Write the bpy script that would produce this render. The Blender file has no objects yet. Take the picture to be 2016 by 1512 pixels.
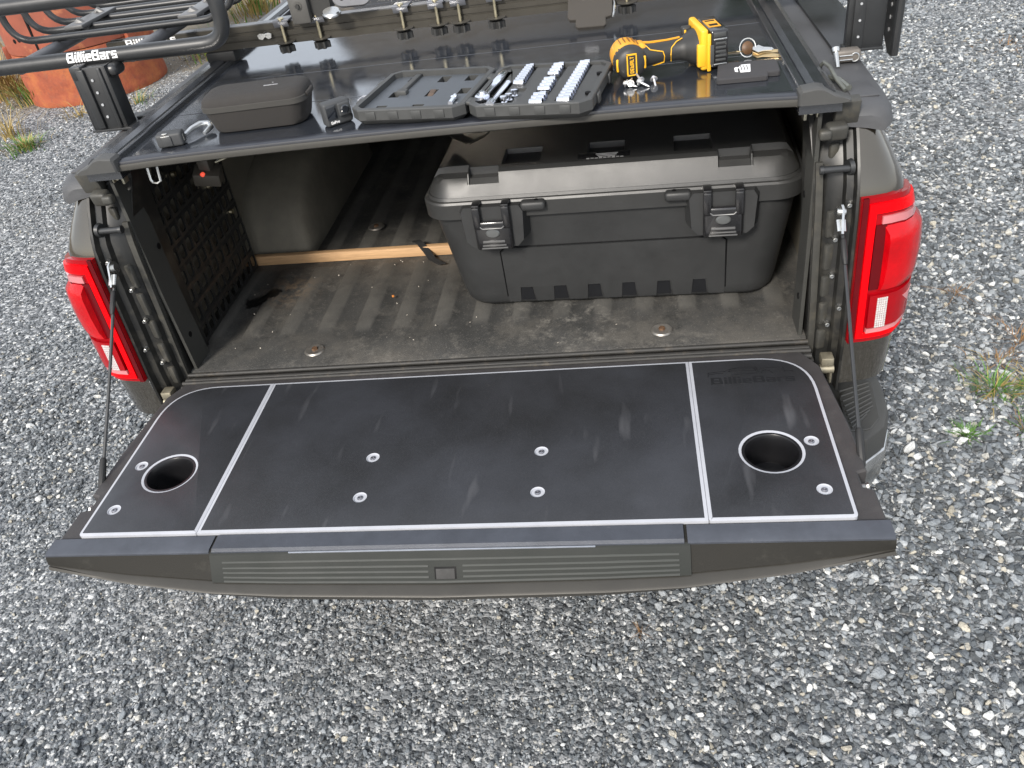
import bpy, bmesh, math, random
import numpy as np
from mathutils import Vector, Matrix, Euler
from mathutils.geometry import tessellate_polygon

random.seed(7); np.random.seed(7)
S = bpy.context.scene
C = S.collection
PI = math.pi
GZ = -0.90                      # ground level; z = 0 is the top of the board on the lowered tailgate

# ---------------------------------------------------------------- camera, light, exposure
cd = bpy.data.cameras.new('camera'); cam = bpy.data.objects.new('camera', cd); C.objects.link(cam)
cam.location = (0.38331, -1.62991, 1.12790)
cam.rotation_euler = tuple(math.radians(a) for a in (53.2277, 7.51082, 5.24284))
cd.sensor_width = 36.0; cd.lens = 36.0 * 1650.354 / 2016.0
cd.clip_start = 0.02; cd.clip_end = 600
S.camera = cam

SUN_EL, SUN_AZ = math.radians(36), math.radians(-160)      # azimuth from +Y (into the bed), clockwise
W = bpy.data.worlds.new('World'); S.world = W; W.use_nodes = True
wn = W.node_tree.nodes; wl = W.node_tree.links
for n in list(wn): wn.remove(n)
sky = wn.new('ShaderNodeTexSky'); sky.sky_type = 'NISHITA'; sky.sun_disc = False
sky.sun_elevation = SUN_EL; sky.sun_rotation = SUN_AZ
sky.air_density = 1.0; sky.dust_density = 2.0; sky.ozone_density = 1.0
hs = wn.new('ShaderNodeHueSaturation'); hs.inputs['Saturation'].default_value = 0.75
bgd = wn.new('ShaderNodeBackground'); bgd.inputs['Strength'].default_value = 0.15
wo = wn.new('ShaderNodeOutputWorld')
ov = wn.new('ShaderNodeMix'); ov.data_type = 'RGBA'; ov.inputs['Factor'].default_value = 0.6     # thin high overcast over the blue
ov.inputs['B'].default_value = (7.6, 7.9, 8.4, 1)
wl.new(sky.outputs[0], hs.inputs['Color']); wl.new(hs.outputs[0], ov.inputs['A']); wl.new(ov.outputs['Result'], bgd.inputs[0]); wl.new(bgd.outputs[0], wo.inputs[0])
sd = bpy.data.lights.new('sun', 'SUN'); sun = bpy.data.objects.new('sun', sd); C.objects.link(sun)
sd.energy = 3.3; sd.angle = math.radians(11); sd.color = (1.0, 0.94, 0.86)
sdir = Vector((math.sin(SUN_AZ) * math.cos(SUN_EL), math.cos(SUN_AZ) * math.cos(SUN_EL), math.sin(SUN_EL)))
sun.rotation_euler = sdir.to_track_quat('Z', 'Y').to_euler(); sun.location = (-3, -6, 8)

vs = S.view_settings
S.display_settings.display_device = 'sRGB'
vs.view_transform = 'Standard'; vs.look = 'None'; vs.exposure = 0.52; vs.gamma = 1.0; vs.use_curve_mapping = False
S.cycles.max_bounces = 8; S.cycles.caustics_reflective = False; S.cycles.caustics_refractive = False

# ---------------------------------------------------------------- materials
MATS = {}
def M(name, col, rough=.5, metal=0., var=.18, vs_=9., bump=0., bs=260., coat=0., spec=.5, ior=None, dirt=None, stretch=None, emit=None, cr=.05, rvar=.12, coord='Object'):
    """principled material with colour variation, optional bump and one layer of dirt (colour, scale, threshold, softness)"""
    if name in MATS: return MATS[name]
    m = bpy.data.materials.new(name); m.use_nodes = True
    N, L = m.node_tree.nodes, m.node_tree.links
    p = N['Principled BSDF']
    tc = N.new('ShaderNodeTexCoord'); mp = N.new('ShaderNodeMapping')
    if stretch: mp.inputs['Scale'].default_value = stretch
    L.new(tc.outputs[coord], mp.inputs['Vector'])
    nz = N.new('ShaderNodeTexNoise'); nz.inputs['Scale'].default_value = vs_; nz.inputs['Detail'].default_value = 6; nz.inputs['Roughness'].default_value = .65
    L.new(mp.outputs[0], nz.inputs['Vector'])
    rp = N.new('ShaderNodeValToRGB')
    rp.color_ramp.elements[0].position = .3; rp.color_ramp.elements[1].position = .7
    a = tuple(max(0, c * (1 - var)) for c in col); b = tuple(min(1, c * (1 + var)) for c in col)
    rp.color_ramp.elements[0].color = (*a, 1); rp.color_ramp.elements[1].color = (*b, 1)
    L.new(nz.outputs['Fac'], rp.inputs[0])
    src = rp.outputs[0]
    if dirt:
        for (dc, ds, dt, dsoft) in (dirt if isinstance(dirt, list) else [dirt]):
            dn = N.new('ShaderNodeTexNoise'); dn.inputs['Scale'].default_value = ds; dn.inputs['Detail'].default_value = 9; dn.inputs['Roughness'].default_value = .7
            L.new(mp.outputs[0], dn.inputs['Vector'])
            dr = N.new('ShaderNodeMapRange'); dr.inputs['From Min'].default_value = dt; dr.inputs['From Max'].default_value = dt + dsoft
            L.new(dn.outputs['Fac'], dr.inputs['Value'])
            mx = N.new('ShaderNodeMix'); mx.data_type = 'RGBA'
            L.new(dr.outputs[0], mx.inputs['Factor']); L.new(src, mx.inputs['A']); mx.inputs['B'].default_value = (*dc, 1)
            src = mx.outputs['Result']
    L.new(src, p.inputs['Base Color'])
    rr = N.new('ShaderNodeMapRange'); rr.inputs['To Min'].default_value = max(.02, rough - rvar * rough); rr.inputs['To Max'].default_value = min(1, rough + rvar * rough)
    rr.inputs['From Min'].default_value = .3; rr.inputs['From Max'].default_value = .7
    L.new(nz.outputs['Fac'], rr.inputs['Value']); L.new(rr.outputs[0], p.inputs['Roughness'])
    p.inputs['Metallic'].default_value = metal
    p.inputs['Specular IOR Level'].default_value = spec
    if ior: p.inputs['IOR'].default_value = ior
    if coat: p.inputs['Coat Weight'].default_value = coat; p.inputs['Coat Roughness'].default_value = cr
    if bump:
        bn = N.new('ShaderNodeTexNoise'); bn.inputs['Scale'].default_value = bs; bn.inputs['Detail'].default_value = 3
        L.new(tc.outputs[coord], bn.inputs['Vector'])
        bu = N.new('ShaderNodeBump'); bu.inputs['Strength'].default_value = bump; bu.inputs['Distance'].default_value = .002
        L.new(bn.outputs['Fac'], bu.inputs['Height']); L.new(bu.outputs[0], p.inputs['Normal'])
    if emit: p.inputs['Emission Color'].default_value = (*emit[0], 1); p.inputs['Emission Strength'].default_value = emit[1]
    MATS[name] = m; m['nodes'] = 1
    return m

PAINT = M('bronze grey car paint', (.110, .096, .074), .17, .9, .06, 3, coat=1.0, dirt=((.10, .095, .08), 30, .62, .3))
JAMB = M('black door jamb paint', (.013, .013, .012), .42, 0, .3, 14, dirt=((.055, .05, .04), 18, .52, .25))
JAMBG = M('dusty grey jamb flange', (.042, .041, .036), .55, 0, .25, 20, dirt=((.075, .068, .052), 26, .5, .25), bump=.15)
CAPM = M('textured black rail cap', (.060, .061, .064), .55, 0, .1, 12, bump=.25, bs=900)
LINER = M('sprayed bed liner', (.155, .140, .108), .72, 0, .25, 7, bump=.5, bs=420, dirt=[((.12, .11, .085), 5, .5, .3)])
SHEET = M('grey plastic wall sheet', (.038, .038, .034), .6, 0, .15, 9, bump=.2, bs=500)
COVER = M('black powder coated cover slat', (.022, .025, .031), .12, 0, .15, 30, ior=3.1, rvar=.35, bump=.015, bs=1400, dirt=((.03, .032, .035), 60, .66, .2))
COVRAIL = M('black anodised rail', (.014, .0155, .019), .22, 0, .12, 20, ior=2.2, bump=.05, bs=700)
COVEDGE = M('grey brown edge seal', (.034, .032, .027), .6, 0, .12, 30)
RUBBER = M('black rubber', (.012, .012, .012), .6, 0, .2, 20)
TRIM = M('dark moulded trim plastic', (.016, .015, .0125), .6, 0, .12, 10, spec=.2, bump=.25, bs=800, dirt=((.04, .038, .032), 16, .56, .25))
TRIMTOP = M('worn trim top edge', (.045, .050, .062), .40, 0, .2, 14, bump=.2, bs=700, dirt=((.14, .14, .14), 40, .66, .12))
STEPM = M('green grey step plastic', (.019, .021, .019), .6, 0, .1, 10, spec=.2, bump=.2, bs=800)
BUMPM = M('black bumper plastic', (.045, .045, .042), .55, 0, .1, 15, bump=.2, bs=700)
CHROME = M('dusty chrome', (.55, .55, .54), .22, 1, .12, 12, dirt=((.3, .29, .27), 30, .5, .3))
STEEL = M('bright zinc steel', (.62, .62, .6), .28, 1, .15, 40)
ZINC = M('yellow zinc steel', (.62, .55, .38), .32, 1, .12, 40)
POLISH = M('polished chrome vanadium', (.78, .8, .86), .16, 1, .05, 40)
BLACKP = M('gloss black plastic', (.012, .012, .013), .2, 0, .1, 20, coat=.6)
RACKM = M('black powder coat tube', (.020, .021, .022), .36, 0, .12, 25, spec=.6, bump=.05, bs=900)
RACKBR = M('brown black anodised bar', (.040, .036, .028), .42, .2, .1, 25)
WHITE = M('white print', (.82, .82, .82), .6, 0, .03)
GREYPR = M('grey print', (.35, .35, .36), .6, 0, .05)
DARKPR = M('engraved groove', (.004, .004, .0045), .6, 0, .05, spec=.15)
REDLENS = M('red lamp lens', (.27, .0008, .004), .14, 0, .12, 20, spec=.3)
REDBRT = M('bright red reflector bar', (.74, .001, .004), .3, 0, .04, 20, spec=.12)
REDDK = M('dark red lens edge', (.09, .001, .003), .2, 0, .1, 20, spec=.3)
PINK = M('pale red ledge sheen and marker', (.52, .17, .18), .2, 0, .08, 20, coat=1)  # pale tone is sky reflection painted on the ledges; side marker shares it
CLEAR = M('silvered reverse lamp', (.75, .72, .7), .2, .4, .1, 60)
BOXM = M('charcoal box plastic', (.0255, .0262, .0265), .5, 0, .1, 10, bump=.18, bs=900, rvar=.2)
BOXLID = M('charcoal lid plastic', (.030, .0304, .0300), .38, 0, .1, 10, bump=.15, bs=900)
BOXSHADE = M('notch shade plastic', (.009, .0095, .011), .6, 0, .1, 10, spec=.2)  # same box plastic, darkened to paint the shade inside the notches
FELT = M('black woven case fabric', (.026, .0235, .0215), .85, 0, .2, 60, bump=.5, bs=1200)
CASEBAND = M('case zip band', (.040, .038, .034), .8, 0, .15, 60, bump=.4, bs=1500)
FOAM = M('charcoal neoprene', (.035, .034, .036), .9, 0, .12, 60, bump=.35, bs=1500)
FOAMB = M('brown black neoprene', (.045, .040, .034), .9, 0, .12, 60, bump=.35, bs=1500)
CAMM = M('grey camera rubber', (.040, .042, .044), .6, 0, .1, 60, bump=.1, bs=1500)
GLASS = M('dark lens glass', (.01, .012, .016), .05, 0, .05, 20, coat=1)
KITM = M('dark kit plastic', (.048, .049, .048), .5, 0, .12, 20, bump=.1, bs=900)
KITIN = M('blue grey kit tray', (.060, .068, .078), .42, 0, .12, 20)
YEL = M('yellow tool plastic', (.78, .42, .02), .4, 0, .06, 30, bump=.05, bs=900)
YELO = M('orange yellow tool plastic', (.70, .32, .02), .42, 0, .06, 30)
TOOLBK = M('black tool rubber', (.022, .022, .021), .5, 0, .1, 30, bump=.1, bs=900)
TOOLGR = M('grey battery plastic', (.045, .047, .047), .45, 0, .1, 30)
WOOD = M('pale pine strip', (.50, .31, .16), .6, 0, .22, 6, stretch=(2, 30, 30), dirt=((.30, .14, .06), 9, .6, .15))
BRASS = M('brass key', (.62, .47, .26), .3, 1, .1, 60)
BROWN = M('brown leather', (.10, .05, .02), .5, 0, .3, 60)
STRAP = M('black webbing', (.012, .012, .012), .8, 0, .2, 80, bump=.3, bs=1500)
STRAPG = M('grey brown webbing', (.06, .055, .045), .8, 0, .2, 80, bump=.3, bs=1500)
REDLED = M('red indicator lens', (.7, .05, .04), .2, 0, .1, 30, emit=((1, .12, .06), .5))
CABGL = M('dark window glass', (.01, .012, .012), .04, 0, .05, 5, coat=1)
TYRE = M('tyre rubber', (.015, .015, .015), .8, 0, .2, 30)
CUPM = M('black cup liner', (.008, .008, .009), .3, 0, .1, 20)
EDGE = M('routed grey board edge', (.37, .38, .41), .5, 0, .06, 20)
BOLT = M('socket bolt', (.28, .28, .3), .35, 1, .1, 60)
GRASSG = M('green grass blade', (.085, .19, .030), .6, 0, .4, 9)
GRASSY = M('yellow grass blade', (.34, .25, .085), .7, 0, .35, 9)
GRASSB = M('brown straw', (.24, .14, .065), .8, 0, .35, 9)
BARK = M('bark', (.08, .06, .045), .9, 0, .3, 9)
LEAF = M('dark leaf', (.035, .055, .020), .6, 0, .4, 3)

def board_material():
    m = bpy.data.materials.new('black marine board'); m.use_nodes = True
    N, L = m.node_tree.nodes, m.node_tree.links; p = N['Principled BSDF']
    tc = N.new('ShaderNodeTexCoord')
    n1 = N.new('ShaderNodeTexNoise'); n1.inputs['Scale'].default_value = 3.2; n1.inputs['Detail'].default_value = 7; n1.inputs['Roughness'].default_value = .6
    L.new(tc.outputs['Object'], n1.inputs['Vector'])
    r1 = N.new('ShaderNodeValToRGB'); r1.color_ramp.elements[0].position = .38; r1.color_ramp.elements[1].position = .70
    r1.color_ramp.elements[0].color = (.014, .0145, .016, 1); r1.color_ramp.elements[1].color = (.032, .034, .040, 1)
    L.new(n1.outputs['Fac'], r1.inputs[0])
    # streaky scuffs, drawn out along y with a slight slant
    mp = N.new('ShaderNodeMapping'); mp.inputs['Scale'].default_value = (26, 5, 1); mp.inputs['Rotation'].default_value = (0, 0, .35)
    L.new(tc.outputs['Object'], mp.inputs['Vector'])
    n2 = N.new('ShaderNodeTexNoise'); n2.inputs['Scale'].default_value = 1.0; n2.inputs['Detail'].default_value = 2
    L.new(mp.outputs[0], n2.inputs['Vector'])
    m2 = N.new('ShaderNodeMapRange'); m2.inputs['From Min'].default_value = .64; m2.inputs['From Max'].default_value = .80; m2.inputs['To Max'].default_value = .6
    L.new(n2.outputs['Fac'], m2.inputs['Value'])
    # fine hairline scratches
    mq = N.new('ShaderNodeMapping'); mq.inputs['Scale'].default_value = (160, 3, 1); mq.inputs['Rotation'].default_value = (0, 0, -.5)
    L.new(tc.outputs['Object'], mq.inputs['Vector'])
    n3 = N.new('ShaderNodeTexNoise'); n3.inputs['Scale'].default_value = 1.0; n3.inputs['Detail'].default_value = 1
    L.new(mq.outputs[0], n3.inputs['Vector'])
    m3 = N.new('ShaderNodeMapRange'); m3.inputs['From Min'].default_value = .80; m3.inputs['From Max'].default_value = .86; m3.inputs['To Max'].default_value = .35
    L.new(n3.outputs['Fac'], m3.inputs['Value'])
    # dusty specks
    n4 = N.new('ShaderNodeTexNoise'); n4.inputs['Scale'].default_value = 340; n4.inputs['Detail'].default_value = 2
    L.new(tc.outputs['Object'], n4.inputs['Vector'])
    m4 = N.new('ShaderNodeMapRange'); m4.inputs['From Min'].default_value = .45; m4.inputs['From Max'].default_value = .9; m4.inputs['To Max'].default_value = .35
    L.new(n4.outputs['Fac'], m4.inputs['Value'])
    ad = N.new('ShaderNodeMath'); ad.operation = 'MAXIMUM'; L.new(m2.outputs[0], ad.inputs[0]); L.new(m3.outputs[0], ad.inputs[1])
    x1 = N.new('ShaderNodeMix'); x1.data_type = 'RGBA'; L.new(m4.outputs[0], x1.inputs['Factor']); L.new(r1.outputs[0], x1.inputs['A']); x1.inputs['B'].default_value = (.055, .056, .06, 1)
    x2 = N.new('ShaderNodeMix'); x2.data_type = 'RGBA'; L.new(ad.outputs[0], x2.inputs['Factor']); L.new(x1.outputs['Result'], x2.inputs['A']); x2.inputs['B'].default_value = (.085, .086, .092, 1)
    L.new(x2.outputs['Result'], p.inputs['Base Color'])
    p.inputs['Roughness'].default_value = .46
    bu = N.new('ShaderNodeBump'); bu.inputs['Strength'].default_value = .25; bu.inputs['Distance'].default_value = .001
    L.new(n4.outputs['Fac'], bu.inputs['Height']); L.new(bu.outputs[0], p.inputs['Normal'])
    return m
BOARD = board_material()

def floor_material():
    m = bpy.data.materials.new('worn bed floor liner'); m.use_nodes = True
    N, L = m.node_tree.nodes, m.node_tree.links; p = N['Principled BSDF']
    g = N.new('ShaderNodeNewGeometry'); pos = g.outputs['Position']
    def noise(s, d=6, r=.65, off=None, sc=None):
        n = N.new('ShaderNodeTexNoise'); n.inputs['Scale'].default_value = s; n.inputs['Detail'].default_value = d; n.inputs['Roughness'].default_value = r
        if off or sc:
            mp = N.new('ShaderNodeMapping'); mp.inputs['Location'].default_value = off or (0, 0, 0); mp.inputs['Scale'].default_value = sc or (1, 1, 1)
            L.new(pos, mp.inputs['Vector']); L.new(mp.outputs[0], n.inputs['Vector'])
        else: L.new(pos, n.inputs['Vector'])
        return n.outputs['Fac']
    def rng(v, a, b, c=0, d=1):
        n = N.new('ShaderNodeMapRange'); n.inputs['From Min'].default_value = a; n.inputs['From Max'].default_value = b; n.inputs['To Min'].default_value = c; n.inputs['To Max'].default_value = d
        L.new(v, n.inputs['Value']); return n.outputs[0]
    def math_(op, a, b):
        n = N.new('ShaderNodeMath'); n.operation = op
        for i, v in enumerate((a, b)):
            if isinstance(v, (int, float)): n.inputs[i].default_value = v
            else: L.new(v, n.inputs[i])
        return n.outputs[0]
    def mix(f, a, b):
        n = N.new('ShaderNodeMix'); n.data_type = 'RGBA'; L.new(f, n.inputs['Factor'])
        for k, v in (('A', a), ('B', b)):
            if isinstance(v, tuple): n.inputs[k].default_value = (*v, 1)
            else: L.new(v, n.inputs[k])
        return n.outputs['Result']
    def blob(cx, cy, r, warp, soft):
        d = N.new('ShaderNodeVectorMath'); d.operation = 'DISTANCE'; L.new(pos, d.inputs[0]); d.inputs[1].default_value = (cx, cy, -.03)
        v = math_('ADD', d.outputs['Value'], math_('MULTIPLY', math_('SUBTRACT', noise(30, 4), .5), warp))
        return rng(v, r, r + soft, 1, 0)
    base = mix(rng(noise(6), .35, .7), (.028, .028, .0265), (.052, .051, .048))
    base = mix(rng(noise(4.2, 9, .75, (3, 1, 0)), .46, .62, 0, .8), base, (.080, .074, .064))           # brown dust
    base = mix(rng(noise(17, 9, .8, (1, 5, 0)), .53, .70, 0, .75), base, (.140, .130, .114))
    base = mix(rng(noise(11, 9, .8, (7, 2, 0)), .54, .66, 0, .7), base, (.017, .017, .016))            # lighter grime
    base = mix(rng(noise(260, 2), .6, .75, 0, .5), base, (.2, .19, .17))                              # grit specks
    sz = N.new('ShaderNodeSeparateXYZ'); L.new(pos, sz.inputs[0])
    ribtop = math_('MULTIPLY', rng(sz.outputs['Z'], -.0275, -.0235), rng(noise(9, 6, .7, (4, 4, 0)), .30, .62, .15, .85))
    base = mix(ribtop, base, (.090, .086, .077))
    chalk = math_('MULTIPLY', rng(noise(26, 7, .75, (2, 2, 0)), .52, .78), blob(.21, .165, .02, .22, .15))
    base = mix(chalk, base, (.30, .28, .245))
    mud = math_('MULTIPLY', rng(noise(30, 5, .7), .46, .66), blob(-.62, .42, .03, .25, .10))
    base = mix(mud, base, (.21, .145, .09))
    wet = math_('MAXIMUM', blob(-.708, .365, .027, .05, .005), math_('MAXIMUM', blob(-.686, .380, .024, .05, .005), blob(-.664, .398, .024, .05, .005)))
    base = mix(wet, base, (.006, .006, .006))
    L.new(base, p.inputs['Base Color'])
    L.new(rng(wet, 0, 1, .68, .3), p.inputs['Roughness'])
    bu = N.new('ShaderNodeBump'); bu.inputs['Strength'].default_value = .45; bu.inputs['Distance'].default_value = .002
    L.new(noise(380, 3), bu.inputs['Height']); L.new(bu.outputs[0], p.inputs['Normal'])
    return m
FLOOR = floor_material()

def rust_material():
    m = bpy.data.materials.new('rusted steel'); m.use_nodes = True
    N, L = m.node_tree.nodes, m.node_tree.links; p = N['Principled BSDF']
    g = N.new('ShaderNodeNewGeometry')
    n1 = N.new('ShaderNodeTexNoise'); n1.inputs['Scale'].default_value = 4; n1.inputs['Detail'].default_value = 9; n1.inputs['Roughness'].default_value = .7
    L.new(g.outputs['Position'], n1.inputs['Vector'])
    r = N.new('ShaderNodeValToRGB'); e = r.color_ramp.elements
    e[0].position = .30; e[0].color = (.17, .040, .022, 1); e[1].position = .72; e[1].color = (.42, .165, .05, 1)
    k = e.new(.46); k.color = (.30, .072, .030, 1); k = e.new(.58); k.color = (.37, .11, .036, 1)
    L.new(n1.outputs['Fac'], r.inputs[0])
    n2 = N.new('ShaderNodeTexNoise'); n2.inputs['Scale'].default_value = 26; n2.inputs['Detail'].default_value = 6
    L.new(g.outputs['Position'], n2.inputs['Vector'])
    mr = N.new('ShaderNodeMapRange'); mr.inputs['From Min'].default_value = .56; mr.inputs['From Max'].default_value = .75; mr.inputs['To Max'].default_value = .7
    L.new(n2.outputs['Fac'], mr.inputs['Value'])
    mx = N.new('ShaderNodeMix'); mx.data_type = 'RGBA'; L.new(mr.outputs[0], mx.inputs['Factor']); L.new(r.outputs[0], mx.inputs['A']); mx.inputs['B'].default_value = (.20, .07, .04, 1)
    L.new(mx.outputs['Result'], p.inputs['Base Color']); p.inputs['Roughness'].default_value = .75
    bu = N.new('ShaderNodeBump'); bu.inputs['Strength'].default_value = .4; bu.inputs['Distance'].default_value = .01
    L.new(n2.outputs['Fac'], bu.inputs['Height']); L.new(bu.outputs[0], p.inputs['Normal'])
    return m
RUST = rust_material()

# ---------------------------------------------------------------- mesh helpers
class MB:
    def __init__(self): self.bm = bmesh.new(); self.mi = 0
    def face(self, vv, smooth=True):
        try:
            f = self.bm.faces.new(vv); f.material_index = self.mi; f.smooth = smooth; return f
        except ValueError: return None
    def poly(self, pts): return self.face([self.bm.verts.new(p) for p in pts])
    def box(self, c, s, rot=None, bev=0., seg=2, taper=None):
        tmp = bmesh.new(); bmesh.ops.create_cube(tmp, size=1)
        for v in tmp.verts:
            k = taper if (taper and v.co.z > 0) else (1, 1)
            v.co = Vector((v.co.x * s[0] * k[0], v.co.y * s[1] * k[1], v.co.z * s[2]))
        if bev: bmesh.ops.bevel(tmp, geom=list(tmp.edges), offset=bev, segments=seg, affect='EDGES', profile=.5)
        R = (rot if isinstance(rot, Matrix) else Euler(rot or (0, 0, 0)).to_matrix()).to_4x4()
        tmp.transform(Matrix.Translation(Vector(c)) @ R)
        self.merge(tmp)
    def merge(self, tmp):
        mp = {v: self.bm.verts.new(v.co) for v in tmp.verts}
        for f in tmp.faces: self.face([mp[v] for v in f.verts])
        tmp.free()
    def loft(self, secs, closed=True, caps=True):
        rows = [[self.bm.verts.new(p) for p in s] for s in secs]
        n = len(rows[0])
        for a, b in zip(rows, rows[1:]):
            for i in range(n if closed else n - 1):
                j = (i + 1) % n; self.face([a[i], a[j], b[j], b[i]])
        if caps and closed: self.face(rows[0][::-1]); self.face(rows[-1])
        return rows
    def cyl(self, p0, p1, r0, r1=None, n=16, caps=True):
        r1 = r0 if r1 is None else r1
        p0, p1 = Vector(p0), Vector(p1); d = (p1 - p0).normalized()
        u = d.orthogonal().normalized(); w = d.cross(u)
        self.loft([[p + (u * math.cos(2 * PI * i / n) + w * math.sin(2 * PI * i / n)) * r for i in range(n)] for p, r in ((p0, r0), (p1, r1))], True, caps)
    def tube(self, pts, r, n=10, caps=True, flat=None):
        pts = [Vector(p) for p in pts]; secs = []; u = None
        for i, p in enumerate(pts):
            d = (pts[min(i + 1, len(pts) - 1)] - pts[max(i - 1, 0)]).normalized()
            u = d.orthogonal().normalized() if u is None else (u - d * u.dot(d)).normalized()
            w = d.cross(u); rr = r[i] if isinstance(r, (list, tuple)) else r
            secs.append([p + u * math.cos(2 * PI * k / n) * rr + w * math.sin(2 * PI * k / n) * rr for k in range(n)])
        self.loft(secs, True, caps)
    def ribbon(self, pts, wdir, width, th):
        wd = Vector(wdir).normalized() * width / 2; pts = [Vector(p) for p in pts]; secs = []
        for i, p in enumerate(pts):
            d = (pts[min(i + 1, len(pts) - 1)] - pts[max(i - 1, 0)]).normalized(); nn = d.cross(wd).normalized() * th / 2
            secs.append([p + wd + nn, p - wd + nn, p - wd - nn, p + wd - nn])
        self.loft(secs)
    def lathe(self, prof, n=24, mat=None, caps=False):
        mt = mat or Matrix.Identity(4)
        self.loft([[mt @ Vector((r * math.cos(2 * PI * i / n), r * math.sin(2 * PI * i / n), z)) for i in range(n)] for r, z in prof], True, caps)
    def prism(self, poly, z0, z1, inset=0., mat=None, ch=0.):
        mt = mat or Matrix.Identity(4)
        secs = [[(x, y, z0) for x, y in poly]]
        if ch:
            secs += [[(x, y, z1 - ch) for x, y in poly], [(x, y, z1) for x, y in inset_poly(poly, ch)]]
        else: secs.append([(x, y, z1) for x, y in poly])
        self.loft([[mt @ Vector(p) for p in s] for s in secs])

def area2(p): return sum(p[i][0] * p[(i + 1) % len(p)][1] - p[(i + 1) % len(p)][0] * p[i][1] for i in range(len(p)))
def inset_poly(p, d):
    n = len(p); sgn = 1 if area2(p) > 0 else -1; out = []
    for i in range(n):
        a, b, c = Vector(p[i - 1]), Vector(p[i]), Vector(p[(i + 1) % n])
        e1 = (b - a).normalized(); e2 = (c - b).normalized()
        n1 = Vector((-e1.y, e1.x)) * sgn; n2 = Vector((-e2.y, e2.x)) * sgn
        k = (n1 + n2); k = k / max(.25, k.length_squared) * 2
        out.append(tuple(b + k * d))
    return out
def rrect(hw, hd, r, n=5, cx=0, cy=0):
    out = []
    for k, (sx, sy) in enumerate(((1, 1), (-1, 1), (-1, -1), (1, -1))):
        for i in range(n + 1):
            a = PI / 2 * (k + i / n)
            out.append((cx + sx * (hw - r) + r * math.cos(a), cy + sy * (hd - r) + r * math.sin(a)))
    return out
def arcpts(p0, p1, p2, r, n=6):
    """fillet at p1 between p0-p1-p2"""
    p0, p1, p2 = Vector(p0), Vector(p1), Vector(p2); a = (p0 - p1).normalized(); b = (p2 - p1).normalized()
    return [tuple((p1 + a * r) * (1 - t) ** 2 + p1 * 2 * t * (1 - t) + (p1 + b * r) * t ** 2) for t in [i / n for i in range(n + 1)]]

def obj(name, mb, mats, parent=None, world=False, ang=35, label=None, kind=None):
    bm = mb.bm if isinstance(mb, MB) else mb
    if world and parent:
        p = parent
        while p.parent: p = p.parent
        bm.transform(Matrix.Translation(-p.location))
    bmesh.ops.recalc_face_normals(bm, faces=list(bm.faces))
    me = bpy.data.meshes.new(name); bm.to_mesh(me); bm.free()
    for m in (mats if isinstance(mats, (list, tuple)) else [mats]): me.materials.append(m)
    for pl in me.polygons: pl.use_smooth = True
    me.set_sharp_from_angle(angle=math.radians(ang))
    o = bpy.data.objects.new(name, me); C.objects.link(o)
    if parent: o.parent = parent
    if label: o['label'] = label
    if kind: o['kind'] = kind
    return o
def thing(name, label, cat, loc=(0, 0, 0), rot=(0, 0, 0), group=None):
    o = bpy.data.objects.new(name, None); C.objects.link(o); o.empty_display_size = .05
    o.location = loc; o.rotation_euler = rot; o['label'] = label; o['category'] = cat
    if group: o['group'] = group
    return o
def tag(o, label, cat, group=None):
    o['label'] = label; o['category'] = cat
    if group: o['group'] = group
    return o
def copy_tree(o, parent=None):
    c = o.copy(); C.objects.link(c); c.parent = parent
    for ch in list(o.children): copy_tree(ch, c)
    return c

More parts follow.
